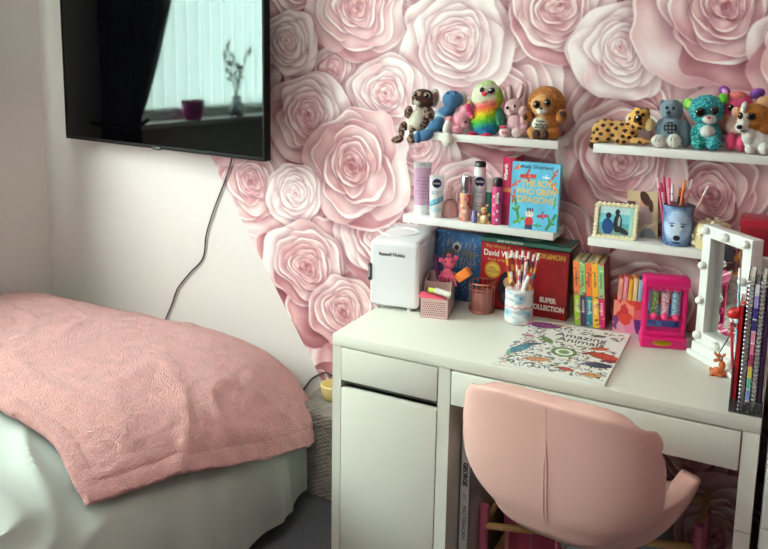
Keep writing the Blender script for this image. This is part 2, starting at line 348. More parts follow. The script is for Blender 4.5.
MB(MT).box((.005, -.0015, .011), (wd-.007, .0005, h-.007)).build('screen', mat('tv_glass', (3, 3, 4), .045, ior=1.5, spec=.5), tv, False)
MATS['tv_glass'].node_tree.nodes['Principled BSDF'].inputs['Specular Tint'].default_value = (.46, .60, .57, 1)
MB(MT).box((wd/2-.02, -.0065, -.004), (wd/2+.02, .004, .007), .002).build('badge', M((60, 60, 62), .3), tv)
MB(MT).box((wd/2-.12, .060, .15), (wd/2+.12, .075, .42), .004).build('wall_bracket', M((30, 30, 30)), tv)
pts = [W(232, 158, .49), W(226, 178, .493), W(213, 212, .494), W(206, 236, .494), W(203, 258, .494), W(190, 273, .494), W(178, 288, .494), W(172, 304, .494), W(165, 322, .493), W(163, 340, .49)]
def spline(pts, n=8):
    out = []; P_ = [pts[0]]+list(pts)+[pts[-1]]
    for i in range(1, len(P_)-2):
        for k in range(n):
            t = k/n; p0, p1, p2, p3 = [Vector(x) for x in P_[i-1:i+3]]
            out.append(.5*((2*p1)+(-p0+p2)*t+(2*p0-5*p1+4*p2-p3)*t*t+(-p0+3*p1-3*p2+p3)*t**3))
    out.append(Vector(P_[-2])); return out
tag(MB().tube(spline(pts), .0028, 8).build('power_cable', M((38, 38, 40), .5), None), 'thin black cable hanging down the white wall from the television', 'cable')

# ================================================================== BED
bx, by, bz = -.932, -.64, FL; hx, hy, hz, NE = .728, 1.11, .512, 5.0
def bedpt(phi, y, off=0.0):
    """point of the puffy duvet at cross-section angle phi (0 right side .. pi left side)"""
    yn = min(.9999, abs((y-by)/hy)); k = (1-yn**NE)**(1/NE)
    c, s = math.cos(phi), math.sin(phi); n_ = 3.9 if c > 0 else 9
    return Vector((bx+(hx*k+off)*math.copysign(abs(c)**(2/n_), c), y, bz+(hz*k+off)*abs(s)**(2/n_)))
def arc(y, off):
    ph = np.linspace(.02, PI-.02, 400); P = np.array([bedpt(p, y, off) for p in ph]); L = np.concatenate([[0], np.cumsum(np.linalg.norm(np.diff(P, axis=0), axis=1))]); return P, L
bed = thing('bed', 'bed made up with a puffy grey green duvet in the corner by the window', 'bed', (bx, by, FL))
ys = by+hy*np.sin(np.linspace(-PI/2, PI/2, 300))*.9995
P = np.zeros((len(ys), 260, 3))
for i, y in enumerate(ys):
    Q, L = arc(y, 0); t = np.linspace(0, L[-1], 260)
    for k in range(3): P[i, :, k] = np.interp(t, L, Q[:, k])
cen = np.array((bx, by, bz)); N = (P-cen)/np.array((hx, hy, hz)); N /= np.linalg.norm(N, axis=2, keepdims=True)+1e-6
def folds(X, Y, Zc):
    f = np.zeros_like(X)
    # creases of the cotton: ridged noise, long vertical pleats on the side that hangs to the floor
    for i in range(X.shape[0]):
        for j in range(X.shape[1]):
            x, y, z = X[i, j], Y[i, j], Zc[i, j]
            w_ = noise.noise(Vector((x*3, y*3, z*3)))
            side = max(0, min(1, (x-bx-hx*.80)/(hx*.2)))
            a_ = 1-abs(noise.noise(Vector((x*5+w_*1.5, y*4, z*5))))*2.2
            b_ = 1-abs(noise.noise(Vector((x*2+9, (y+w_*.08)*7, z*1.2))))*2.0
            top = (1-side)*max(0, min(1, (-.35-y)*4)); f[i, j] = .010*w_+top*.030*max(0, a_)**1.5+side*.036*max(0, b_)**1.4
    return f
f = folds(P[..., 0], P[..., 1], P[..., 2]); P2 = P+N*f[..., None]
P2[..., 0] = np.maximum(P2[..., 0], WX+.004); P2[..., 2] = np.maximum(P2[..., 2], FL+.002); P2[..., 1] = np.minimum(P2[..., 1], WB-.012)
low = (P2[..., 1] > .30) & (P2[..., 2] < .352) & (P2[..., 0] > -.322); P2[..., 0][low] = -.322
link('duvet', grid_mesh('duvet', P2), mat('sage_grey_cotton', (160, 163, 157), .60, spec=.35, bump=(70, .10, .003), sheen=.1), bed)
MB().box((bx-hx+.08, by-hy+.1, FL+.10), (bx+hx-.14, by+hy-.16, FL+.34), .03).build('mattress', M((215, 213, 205), .8), bed)
MB().box((bx-hx+.06, by-hy+.08, FL+.001), (bx+hx-.17, by+hy-.14, FL+.12), .01).build('bed_base', M((120, 118, 115), .8), bed)
# throw
nq, npp = 230, 330; TP = np.zeros((nq, npp, 3)); TN = np.zeros((nq, npp, 3))
for i in range(nq):
    q = i/(nq-1)
    # near edge runs slantwise, far edge tucks down behind the foot
    yfar = .463; phr = None
    Ynear = lambda x: -.50-.10*max(0, min(1, (x+.75)/.5))
    for _ in (0,):
        ym = -.56+(yfar+.56)*q; Q, L = arc(ym, .012)
        hemz = np.interp(ym, [-.60, -.30, .15, .30, .46], [.475, .430, .295, .235, .19])
        side = (Q[:, 0] > bx) & (Q[:, 2] < hemz); s0 = L[side].max() if side.any() else 0
        t = np.linspace(s0, L[-1]-.02, npp)
    for j in range(npp):
        x = np.interp(t[j], L, Q[:, 0]); z = np.interp(t[j], L, Q[:, 2])
        yn = Ynear(x)+.012*math.sin(x*9)+.008*math.sin(x*23); y = yn+(yfar-yn)*q
        k1 = (1-min(.9999, abs((y-by)/hy))**NE)**(1/NE); k0 = (1-min(.9999, abs((ym-by)/hy))**NE)**(1/NE)
        TP[i, j] = (bx+(x-bx)*k1/k0, y, bz+(z-bz)*k1/k0)
ii = np.linspace(0, 1, nq)[:, None]; jj = np.linspace(0, 1, npp)[None, :]
N = (TP-cen)/np.array((hx, hy, hz))**2; N = np.sign(N)*np.abs((TP-cen)/np.array((hx, hy, hz)))**3/np.array((hx, hy, hz)); N /= np.linalg.norm(N, axis=2, keepdims=True)+1e-6
D = np.zeros((nq, npp))
for i in range(nq):
    for j in range(npp):
        x, y, z = TP[i, j]; w_ = noise.noise(Vector((x*3, y*3, z*3)))
        r1 = 1-abs(noise.noise(Vector((x*3.2+w_+5, y*5+x*2, z*3))))*2.6
        fz = noise.noise(Vector((x*38, y*30, z*38)))+.6*noise.noise(Vector((x*85, y*70, z*85)))
        D[i, j] = .008*w_+.011*max(0, r1)**2+.0030*fz
de = np.minimum(ii/(1/(nq-1)*9), 1)*np.minimum(jj/(1/(npp-1)*9), 1)
dist = np.minimum(np.broadcast_to(ii*1.0, D.shape), jj*1.9); seam = np.exp(-((dist-.050)/.006)**2)
for i in range(0, nq):
    for j in range(0, npp):
        if TP[i, j, 1] > .2: D[i, j] *= max(.15, 1-(TP[i, j, 1]-.2)*3)
base_f = .014
TPo = TP+N*(base_f+D-.007*seam)[..., None]
# bottom layer a little below, folded under at the edges
TPo[..., 1] = np.minimum(TPo[..., 1], WB-.02); TPo[..., 0] = np.maximum(TPo[..., 0], WX+.02)
low = (TPo[..., 1] > .29) & (TPo[..., 2] < .36) & (TPo[..., 0] > -.318); TPo[..., 0][low] = -.318
to = link('throw_blanket', grid_mesh('throw', TPo), mat('pink_fleece', (214, 152, 148), .95, spec=.1, bump=(210, 1.0, .013), sheen=.4, var=.24, vscale=22), None)
md = to.modifiers.new('thickness', 'SOLIDIFY'); md.thickness = .020; md.offset = -1
md = to.modifiers.new('soft', 'SUBSURF'); md.levels = 0; md.render_levels = 1
tag(to, 'fluffy dusty pink throw spread across the foot of the bed', 'blanket')

# ================================================================== BASKET, CARPET CORNER
bk = thing('wicker_basket', 'grey woven wicker basket with lid on the carpet between bed and desk', 'basket', (-.17, .395, FL))
x0, x1, y0, y1, zt = -.315, -.012, .315, .492, .345
def weave(o, ux, uy, n, m, amp, nrm, sx, sy):
    o, ux, uy, nrm = map(lambda q: np.array(q, float), (o, ux, uy, nrm)); U = np.linspace(0, 1, n)[:, None]; V = np.linspace(0, 1, m)[None, :]
    a_ = np.sin(U*sx*PI)*np.sign(np.sin(V*sy*PI))*.5+np.abs(np.sin(V*sy*PI))*.9
    return o+ux*U[..., None]+uy*V[..., None]+nrm*(amp*a_)[..., None]
wk = mat('grey_wicker', (160, 155, 146), .7, bump=(200, .4, .002), var=.5, vscale=45)
b = MB().box((x0+.004, y0+.004, FL+.001), (x1-.004, y1-.002, zt-.05)).build('basket_body', mat('wicker_dark', (84, 80, 74), .8), bk)
link('front_weave', grid_mesh('w', weave((x0, y0+.002, FL+.002), (x1-x0, 0, 0), (0, 0, zt-.055-FL), 160, 220, .0058, (0, -1, 0), 22, 34)), wk, bk)
link('side_weave', grid_mesh('w', weave((x0+.002, y1, FL+.002), (0, y0-y1, 0), (0, 0, zt-.055-FL), 100, 220, .0058, (-1, 0, 0), 14, 34)), wk, bk)
lid = MB().box((x0-.006, y0-.006, zt-.05), (x1+.004, y1, zt-.004), .006).build('lid', mat('wicker_dark', 0), bk)
link('lid_top_weave', grid_mesh('w', weave((x0-.006, y0-.006, zt-.004), (x1-x0+.01, 0, 0), (0, y1-y0, 0), 150, 180, .0058, (0, 0, 1), 10, 22)), wk, lid)
link('lid_front_weave', grid_mesh('w', weave((x0-.006, y0-.006, zt-.05), (x1-x0+.01, 0, 0), (0, 0, .046), 160, 60, .0058, (0, -1, 0), 22, 7)), wk, lid)
link('lid_side_weave', grid_mesh('w', weave((x0-.006, y1, zt-.05), (0, y0-y1, 0), (0, 0, .046), 100, 60, .0058, (-1, 0, 0), 14, 7)), wk, lid)
c = W(330.5, 386, .41)
o = MB(); o.lathe((c.x+.012, .41, zt+.004), [(0, 0), (.030, 0), (.040, .015), (.044, .050), (.040, .052), (.036, .02), (0, .012)]); tag(o.build('candle_bowl', M((232, 214, 150), .5), None), 'small cream yellow bowl on the basket lid, half hidden by the desk', 'bowl')
tag(MB().tube(spline([W(302, 392, .495), W(307, 385, .494), W(313, 378, .494), W(321, 374, .492), W(327, 373, .48), (c.x+.02, .455, c.z+.0)]), .0028, 8).build('charging_cable', M((36, 36, 38), .5), None), 'short black cable arching over the wicker basket to the cream bowl', 'cable')

# ================================================================== DESK
T = .031; DZ = .75
dk = thing('desk', 'white desk with cupboard on the left and a long drawer over the knee space', 'desk', (.525, .25, FL))
MB().box((0, 0, DZ-T), (1.05, .497, DZ), .002).build('desktop', WHITE, dk)
MB().box((.0005, .002, FL), (.026, .49, DZ-T)).build('side_panel', WHITE, dk, False)
MB().box((.3105, .002, FL), (.343, .49, DZ-T)).build('divider_panel', WHITE, dk, False)
b = MB().box((1.016, .002, FL), (1.0495, .49, DZ-T-.001)); b.build('side_panel', WHITE, dk, False)
MB().box((1.0155, .0012, .487), (1.0496, .0022, .4885)).build('panel_joint', M((150, 148, 138)), dk, False)
dr = MB().box((.0285, .000, .6245), (.308, .018, .715), .0015).build('drawer', WHITE, dk)
MB().box((.036, .018, .632), (.30, .40, .70)).build('drawer_box', M((190, 190, 182)), dr, False)
MB().box((.0285, .000, FL+.05), (.3085, .018, .6025), .0015).build('door', WHITE, dk)
MB().box((.026, .03, .6035), (.3105, .48, .6135)).build('inner_shelf', M((120, 120, 114)), dk, False)
MB().box((.026, .02, FL+.04), (.3105, .48, FL+.056)).build('bottom_board', WHITE, dk, False)
MB().box((.026, .476, FL+.04), (.3105, .486, DZ-T)).build('back_board', M((190, 190, 182)), dk, False)
dr = MB().box((.3465, .000, .626), (1.013, .018, .7145), .0015).build('drawer', WHITE, dk)
MB().box((.355, .018, .634), (1.005, .40, .70)).build('drawer_box', M((190, 190, 182)), dr, False)

# white unit to the right of the desk
un = thing('drawer_unit', 'white drawer unit standing close against the right end of the desk', 'cabinet', (1.3, .2, FL))
MB().box((1.066, .02, FL), (1.55, .49, .735), .003).build('carcass', mat('cool_white', (226, 232, 230), .3), un)
for k in range(3):
    f_ = MB().box((1.068, .0, FL+.02+k*.225), (1.548, .02, FL+.24+k*.225), .003).build('drawer_front', mat('cool_white', 0), un)
    MB().ball((1.31, -.012, FL+.13+k*.225), .014).build('knob', M((200, 200, 200), .25, metal=1), f_)

# ================================================================== WALL SHELVES
def wall_shelf(xa, xb, z, label):
    s = thing('wall_shelf', label, 'shelf', ((xa+xb)/2, .44, z-.022), 'white floating wall shelves')
    MB().box((xa, .379, z-.022), (xb, .4985, z), .0015).build('shelf_board', mat('shelf_white', (232, 230, 226), .35), s)
    MB().box((xa+.01, .484, z-.035), (xb-.01, .4982, z-.0225), .001).build('mounting_rail', mat('shelf_white', 0), s)
SZ1, SZ3 = 1.266, 1.010
wall_shelf(.023, .487, SZ1, 'white floating wall shelf, upper left, carrying the owl and lion toys')
wall_shelf(.023, .487, SZ3, 'white floating wall shelf, lower left, carrying toiletries and a blue book')
wall_shelf(.582, 1.046, SZ1, 'white floating wall shelf, upper right, carrying the teal cub and corgi toys')
wall_shelf(.582, 1.046, SZ3, 'white floating wall shelf, lower right, carrying the photos and the wolf pot')
# ================================================================== helpers for small things
GLOSSBLACK = M((14, 13, 15), .12); STEEL = M((200, 200, 205), .22, metal=1)
def plathe(name, c, prof, paint, m, parent, seg=72, rows=40, sx=1, sy=1, cap=None):
    """turned body with a print: paint(U, V) with U=.5 towards the room"""
    c = Vector(c); r = np.array([p[0] for p in prof]); z = np.array([p[1] for p in prof])
    L = np.concatenate([[0], np.cumsum(np.hypot(np.diff(r), np.diff(z)))]); t = np.linspace(0, L[-1], rows)
    rr = np.interp(t, L, r); zz = np.interp(t, L, z); a0 = math.atan2(CP[1]-c.y, CP[0]-c.x)
    U, V, C = canvas(seg+1, rows, (255, 255, 255)); V = np.broadcast_to((zz-z.min())/(z.max()-z.min()), U.shape)
    a = a0+(U-.5)*2*PI
    P = np.stack([c.x+np.cos(a)*rr*sx, c.y+np.sin(a)*rr*sy, c.z+zz+0*a], -1)
    return link(name, grid_mesh(name, P, paint(U, V)), m, parent)
def flat_paint(col): return lambda U, V: np.ones((*U.shape, 3))*np.array(col, float)
def curvedir(c):
    a = math.atan2(CP[1]-c[1], CP[0]-c[0]); n = Vector((math.cos(a), math.sin(a), 0)); return n, Vector((-n.y, n.x, 0))
def label_text(body, c, r, z, size, m, parent, **k):
    n, ux = curvedir(c); text(body, size, m, parent, Vector((c[0], c[1], z))+n*(r+.0006), ux, (0, 0, 1), **k)
def disc(c, r, z, rad, m, parent, name='emblem'):
    n, ux = curvedir(c); p = Vector((c[0], c[1], z))+n*(r-.001); MB().cyl(p, p+n*.0016, rad, seg=28).build(name, m, parent)
def sheet_box(mtx, w, d, h, cover, parent, spine_left=True, bt=.0022, pages=PAGES, name='cover'):
    """closed book: local x width (spine at x=0), y thickness, z height"""
    b = MB(mtx); b.box((0, 0, 0), (w, bt, h), .0006, 1).box((0, d-bt, 0), (w, d, h), .0006, 1).box((0, 0, 0), (bt, d, h), .0006, 1)
    o = b.build(name, cover, parent, False)
    MB(mtx).box((bt, bt, .002), (w-.003, d-bt, h-.002)).build('pages', pages, parent, False)
    return o
def at(x, y, z, deg=0): return Matrix.Translation((x, y, z)) @ Matrix.Rotation(math.radians(deg), 4, 'Z')

# ================================================================== THINGS ON THE DESK
# mini fridge
fz = thing('mini_fridge', 'small white mini fridge with rounded edges on the left of the desk', 'fridge', (.06, .34, DZ))
mt = at(-.016, .240, DZ, 8)
PW = mat('white_plastic', (236, 236, 240), .28, coat=.2)
fw, fd, fh = .150, .246, .212
MB(mt).box((.003, .034, .010), (fw-.003, fd, fh-.012), .016, 5).build('fridge_body', PW, fz)
door = MB(mt).box((0, 0, .010), (fw, .034, fh-.006), .013, 5).build('door', PW, fz)
b = MB(mt); b.box((.006, .006, fh-.020), (fw-.006, fd-.006, fh-.002), .009, 4); b.build('top_lid', PW, fz)
b = MB(mt).tube([Vector((fw*.22+.06*math.cos(a)*1.0+.02, .115+.055*math.sin(a), fh-.001)) for a in np.linspace(0, 2*PI, 25)[:-1]], .0025, 8, closed=True); b.build('carry_handle', PW, fz)
hd = MB(mt).box((-.0035, -.003, .085), (.0075, .02, .137), .004, 3).build('handle', M((62, 62, 66), .25), door)
MB(mt).box((-.0040, -.0036, .095), (.004, .006, .128), .002, 2).build('handle_inlay', M((160, 160, 165), .2), hd)
MB(mt).box((fw-.0015, .006, .055), (fw+.001, .009, .12), .0005).build('hinge_strip', M((205, 205, 210), .3), door)
for x in (.022, fw-.03):
    for y in (.018, fd-.03): MB(mt).cyl((x, y, 0), (x, y, .012), .008).build('foot', M((200, 200, 205), .4), fz)
text('Russell Hobbs', .0145, M((90, 90, 96), .3, metal=1), door, (fw*.46, -.0006, .168), (1, 0, 0), (0, 0, 1), sx=.95, bold=.0003, mtx=mt)

# pink organiser
og = thing('desk_organiser', 'dusty pink stepped plastic desk organiser with a perforated front beside the fridge', 'organiser', (.20, .32, DZ))
mt = at(.152, .238, DZ, 14); OP = mat('dusty_pink_plastic', (205, 170, 166), .4); gw, gd = .078, .150
U, V, C = canvas(110, 90, (214, 176, 174))
gx = (U*12) % 1-.5; row = np.floor(V*9); gx = ((U*12+.5*(row % 2)) % 1)-.5; gy = (V*9 % 1)-.5
put(C, ((gx**2+gy**2) < .085)*(V > .10)*(V < .86)*(U > .05)*(U < .95), (96, 58, 62))
MB(mt).box((0, 0, 0), (gw, .0025, .058), .001).build('front_panel', OP, og)
panel('perforation', (.0015, -.0004, .002), (gw-.003, 0, 0), (0, 0, .054), C, PRINT_SATIN, og, mt)
for x in (0, gw-.0025):
    MB(mt).prism([(x, 0, 0), (x, gd, 0), (x, gd, .100), (x, gd*.52, .095), (x, gd*.30, .062), (x, 0, .058)], (.0025, 0, 0)).build('side_panel', OP, og, False)
MB(mt).box((0, gd-.0025, 0), (gw, gd, .100), .001).build('back_panel', OP, og)
MB(mt).box((.002, gd*.48, .002), (gw-.002, gd*.48+.002, .088)).build('partition', OP, og)
MB(mt).box((0, 0, 0), (gw, gd, .002)).build('base', OP, og)
def lp(mt, *p): return mt @ Vector(p)
tag(MB(mt @ Matrix.Translation((-.006, .004, .058)) @ Matrix.Rotation(math.radians(9), 4, 'Y')).box((0, 0, 0), (.072, .030, .010), .002).build('sticky_note_block', M((244, 92, 120), .5), None), 'bright coral pink note block lying on the front of the pink organiser', 'notepad')
tag(MB(mt @ Matrix.Translation((.016, .020, .071)) @ Matrix.Rotation(math.radians(4), 4, 'Y')).box((0, 0, 0), (.046, .016, .010), .003).build('eraser', M((190, 214, 70), .5), None), 'lime green eraser on top of the coral note block', 'eraser')
g = thing('glue_stick', 'white glue stick lying across the pink organiser beside the coral block', 'glue', lp(mt, .07, .03, .06))
MB(mt).cyl((.036, .026, .076), (.072, .022, .069), .0085).build('tube', M((232, 232, 226), .35), g); MB(mt).cyl((.072, .022, .069), (.083, .021, .067), .0092).build('cap', M((222, 226, 200), .35), g)
c = W(463, 275, .345)
tag(MB(Matrix.Translation(c) @ Matrix.Rotation(math.radians(-38), 4, 'Y')).box((-.022, -.012, -.014), (.026, .012, .014), .006).build('orange_pouch', M((238, 132, 50), .6), None), 'small orange pouch sticking out of the back of the pink organiser', 'pouch')
pk = thing('octopus_toy', 'small pink rubber octopus toy sitting in the pink organiser', 'toy', W(449, 278, .35))
b = MB(); c = W(449, 263, .345); b.ball(c, (.019, .018, .018)); b.ball(W(447, 275, .345), (.02, .016, .015))
for u, v in ((441, 260), (456, 258), (449, 256)): b.ball(W(u, v, .345), .0075)
for k in range(5): b.tube([W(447, 268, .34), W(440+k*3.5, 277, .335), W(440+k*4, 286, .34)], [.007, .005, .003], 8)
b.build('toy_body', M((226, 96, 130), .6), pk)
for u in (445, 452): MB().ball(W(u, 262, .328), .0026).build('eye', GLOSSBLACK, pk)
tag(MB().tube(spline([W(436, 255, .36), W(437, 268, .355), W(439, 279, .35)]), [.007]*17, 10).build('purple_marker', M((104, 52, 100), .5), None), 'dark purple marker in the pink organiser beside the octopus toy', 'pen')

# wire cup
cx_, cy_ = .284, .382; RG = M((205, 138, 122), .28, metal=1); R_ = .0365
wc = thing('wire_cup', 'rose gold wire cup on the desk in front of the red books', 'holder', (cx_, cy_, DZ))
MB().lathe((cx_, cy_, DZ), [(0, 0), (R_, 0), (R_, .004), (0, .004)]).build('base', RG, wc)
for z_, r_ in ((.006, .0017), (.088, .0022), (.070, .0014)): MB().tube([(cx_+R_*math.cos(a), cy_+R_*math.sin(a), DZ+z_) for a in np.linspace(0, 2*PI, 41)[:-1]], r_, 8, closed=True).build('ring', RG, wc)
for k in range(14):
    a = k*2*PI/14+.1; MB().cyl((cx_+R_*math.cos(a), cy_+R_*math.sin(a), DZ+.004), (cx_+R_*math.cos(a), cy_+R_*math.sin(a), DZ+.088), .0013, seg=8).build('wire', RG, wc)
ca = thing('tea_light_glass', 'rose tinted glass inside the wire cup', 'glass', (cx_, cy_, DZ+.004))
MB().lathe((cx_, cy_, DZ+.0045), [(0, 0), (.031, 0), (.032, .058), (.0295, .058), (.0285, .005), (0, .005)]).build('glass_body', mat('rose_glass', (215, 140, 135), .25, trans=.35), ca)
tag(MB().lathe((cx_+.004, cy_-.018, DZ+.0105), [(0, 0), (.0075, 0), (.009, .012), (.0035, .022), (.0045, .034), (0, .036)], sy=.7).build('angel_ornament', M((232, 222, 212), .4), None), 'tiny white ornament standing inside the rose gold wire cup', 'ornament')

# painted mug and pencils
mx_, my_ = .408, .345; mr = .0395
mg = thing('pencil_mug', 'white mug with blue and pink watercolour flowers, full of pencils, on the desk', 'mug', (mx_, my_, DZ))
def mugp(U, V):
    C = np.ones((*U.shape, 3))*np.array((226, 230, 232.)); r = np.random.default_rng(5)
    for k in range(70):
        u, v = r.random(2); col = [(120, 170, 196), (168, 206, 222), (224, 160, 170), (236, 196, 196), (240, 240, 240), (96, 140, 170)][r.integers(6)]
        a = r.random()*6; put(C, ell(U, V, u, v, .02+.05*r.random(), .03+.08*r.random(), a, .6), col, .55)
    for cu, cv in ((.52, .80), (.36, .35), (.62, .30), (.2, .7), (.85, .6)):
        for k in range(7):
            a = k*2*PI/7; put(C, ell(U, V, cu+.035*math.cos(a), cv+.09*math.sin(a), .035, .035, a, .4), (150, 196, 214), .7)
        put(C, ell(U, V, cu, cv, .018, .05, 0, .4), (92, 128, 150), .8)
    for k in range(12):
        put(C, seg_(U, V, (.30+k*.04, .48+.06*(k % 2)), (.34+k*.04, .48+.06*((k+1) % 2)), .012), (214, 118, 136), .7)
    return C
plathe('mug_wall', (mx_, my_, DZ), [(mr-.004, .001), (mr-.001, .004), (mr, .012), (mr, .096), (mr-.0015, .098)], mugp, PRINT_SATIN, mg, 140, 90)
MB().lathe((mx_, my_, DZ), [(mr-.002, .0975), (mr-.005, .094), (mr-.006, .008), (0, .006), (0, .0005), (mr-.005, .0005)]).build('mug_inside', M((225, 225, 222), .3), mg)
def stick(name, label, cat, group, base, top, r, col, tipcol=None, bands=None, cap=.0):
    t = thing(name, label, cat, base, group); base = Vector(base); top = Vector(top); d = (top-base)
    U, V, C = canvas(13, 30, col)
    if bands:
        for k, bc in enumerate(bands): put(C, ((V*len(bands)*3).astype(int) % len(bands) == k)*1., bc)
    ax = d.normalized(); n1 = ax.orthogonal().normalized(); n2 = ax.cross(n1); c1 = np.array(n1); c2 = np.array(n2)
    e = 1-cap
    P = np.array(base)+np.array(d)[None, None]*(V*e)[..., None]+r*(np.cos(U*2*PI)[..., None]*c1+np.sin(U*2*PI)[..., None]*c2)
    link('barrel', grid_mesh('barrel', P[::-1], C[::-1]), PRINT_SATIN, t)
    if cap: MB().cyl(base+d*e, top, r*1.03, r*1.0, 14).build('cap', M(tipcol or (238, 236, 230), .4), t)
    else: MB().cyl(top-ax*.0005, top, r*.98, seg=12).build('cap', M(tipcol or (238, 236, 230), .4), t)
    return t
pcs = [(506.2, 252, (214, 160, 50), ((226, 178, 60), (150, 60, 50), (226, 178, 60)), 'gold'), (511.5, 250.5, (40, 40, 60), ((50, 48, 80), (210, 140, 60), (120, 50, 40)), 'navy and copper'), (517, 251, (190, 120, 70), ((200, 130, 60), (240, 226, 200), (170, 60, 50)), 'tan striped'), (523, 250.5, (90, 50, 60), ((110, 60, 60), (220, 190, 150), (60, 50, 70)), 'brown banded'), (529, 252, (150, 60, 60), ((170, 70, 60), (220, 180, 60), (70, 60, 80)), 'red banded'), (534, 254.5, (50, 90, 130), ((52, 100, 140), (200, 190, 90), (60, 60, 90)), 'blue banded'), (539, 253.5, (180, 150, 90), ((90, 120, 160), (230, 150, 60), (180, 90, 90)), 'blue and orange'),
       (511, 272, (120, 50, 60), ((220, 170, 160), (120, 60, 60), (225, 190, 160)), 'short red-brown'), (519.5, 270, (210, 130, 150), ((222, 150, 170), (240, 230, 230), (210, 120, 150)), 'short pink'), (526.5, 262, (216, 180, 190), ((220, 190, 200), (150, 130, 150), (225, 190, 205)), 'lilac'), (531, 273, (232, 150, 110), ((236, 160, 120), (240, 200, 180), (220, 110, 90)), 'peach')]
for k, (u, v, col, bands, nm) in enumerate(pcs):
    yy = my_+(.014 if v < 260 else -.016)*(1 if k % 2 else .6); top = W(u, v, yy+.004); bs = Vector((mx_+(top.x-mx_)*.30, my_+(yy-my_)*.9, DZ+.010+.0*k))
    stick('pencil', nm+' pencil standing in the watercolour flower mug', 'pencil', 'pencils in the flower mug', bs, top, .0037 if v < 260 else .0044, col, (236, 232, 224), bands, .10)
t = W(527, 271, .322); stick('marker_pen', 'white pen leaning to the front right rim of the watercolour flower mug', 'pen', None, (mx_-.012, .335, DZ+.02), W(530, 273, .325), .0055, (236, 236, 236), (214, 80, 60), None, .06)

# large books behind
def book_face(mt, w, h, C, parent, name='cover_print'): return panel(name, (.0015, -.0003, .0015), (w-.003, 0, 0), (0, 0, h-.003), C, PRINT, parent, mt)
lean = lambda x, y, z, deg, tilt: at(x, y, z, deg) @ Matrix.Rotation(math.radians(-tilt), 4, 'X')
# blue fairytale book
mt = lean(.106, .440, DZ, 0, 3); b1 = thing('picture_book', 'dark blue hardback book with silver lettering standing behind the pink organiser', 'book', (.18, .45, DZ))
sheet_box(mt, .152, .020, .212, M((44, 84, 130), .4), b1)
U, V, C = canvas(90, 120, (52, 98, 148)); C *= (.85+.3*vnoise(U, V, 9, 2))[..., None]
for k in range(60): u, v = rng.random(2); put(C, ell(U, V, u, v, .012, .010, 0, .5), (190, 205, 215), .8)
r = np.random.default_rng(31)
for row_, (v0, v1, n_) in enumerate(((.60, .70, 9), (.47, .57, 10), (.76, .84, 8))):
    for q in range(n_):
        u = .16+.76*q/n_; a_ = (u, v0+.02*r.random()); b_ = (u+.02*r.random(), v1+.05*r.random()); put(C, seg_(U, V, a_, b_, .011), (164, 158, 150), .75)
        if q % 2: put(C, seg_(U, V, b_, (u+.05, v1-.03), .010), (170, 150, 130), .7)
put(C, ell(U, V, .45, .78, .09, .07, 0, .1), (200, 200, 196)); put(C, ell(U, V, .45, .77, .05, .04, 0, .1), (30, 34, 44)); put(C, ell(U, V, .30, .68, .16, .06, .2, .5), (104, 96, 86), .8); put(C, ell(U, V, .70, .70, .18, .06, -.1, .5), (116, 106, 96), .7)
book_face(mt, .152, .212, C, b1)
# red treasury
mt = lean(.262, .418, DZ, 0, 1.5); b2 = thing('story_book', 'red hardback storybook with a white script title standing behind the wire cup', 'book', (.33, .43, DZ))
sheet_box(mt, .146, .034, .203, M((170, 26, 34), .4), b2)
U, V, C = canvas(110, 140, (172, 26, 36)); put(C, ell(U, V, .26, .58, .17, .125, 0, .05), (206, 160, 40)); put(C, ell(U, V, .26, .58, .13, .095, 0, .05), (224, 190, 90))
put(C, ell(U, V, .60, .32, .22, .27, 0, .05), (34, 26, 34)); put(C, ell(U, V, .60, .42, .10, .08, 0, .05), (206, 160, 130)); put(C, ell(U, V, .62, .20, .14, .10, 0, .05), (92, 58, 90)); put(C, ell(U, V, .88, .22, .10, .15, 0, .05), (60, 30, 36))
put(C, (V < .05)*1., (120, 14, 24))
book_face(mt, .146, .203, C, b2)
WT = M((236, 230, 222), .5); GD = M((216, 176, 84), .4)
text('The World of', .0130, GD, b2, (.052, -.0012, .189), (1, 0, 0), (0, 0, 1), mtx=mt)
text('David Walliams', .0245, WT, b2, (.074, -.0012, .168), (1, 0, 0), (0, 0, 1), mtx=mt, bold=.0004, sx=.84)
text('Book of Stuff', .0120, GD, b2, (.054, -.0012, .149), (1, 0, 0), (0, 0, 1), mtx=mt)
text('FULL\nCOLOUR', .0100, M((150, 40, 40), .5), b2, (.038, -.0014, .118), (1, 0, 0), (0, 0, 1), mtx=mt)
# red super collection
mt = lean(.411, .414, DZ, 0, 1.0); b3 = thing('collection_book', 'thick red book with gold title and SUPER COLLECTION in white, behind the flower mug', 'book', (.47, .43, DZ))
sheet_box(mt, .113, .040, .200, M((150, 20, 28), .4), b3, pages=M((120, 16, 24), .5))
MB(mt).box((.1125, 0, 0), (.1145, .04, .2)).build('slipcase_side', M((104, 14, 22), .5), b3)
U, V, C = canvas(110, 150, (150, 22, 30)); C *= (.92+.16*vnoise(U, V, 5, 7))[..., None]
for k in range(40): u, v = rng.random(2); put(C, ell(U, V, u, v, .05*rng.random(), .03*rng.random(), 0, .8), (176, 36, 40), .5)
book_face(mt, .113, .200, C, b3)
text('POKéMON', .0205, M((186, 140, 56), .4), b3, (.060, -.0012, .180), (1, 0, 0), (0, 0, 1), mtx=mt, bold=.0008, sx=.90)
text('SUPER', .0200, WT, b3, (.060, -.0012, .052), (1, 0, 0), (0, 0, 1), mtx=mt, bold=.0010, sx=.85)
text('COLLECTION', .0200, WT, b3, (.058, -.0012, .029), (1, 0, 0), (0, 0, 1), mtx=mt, bold=.0010, sx=.82)
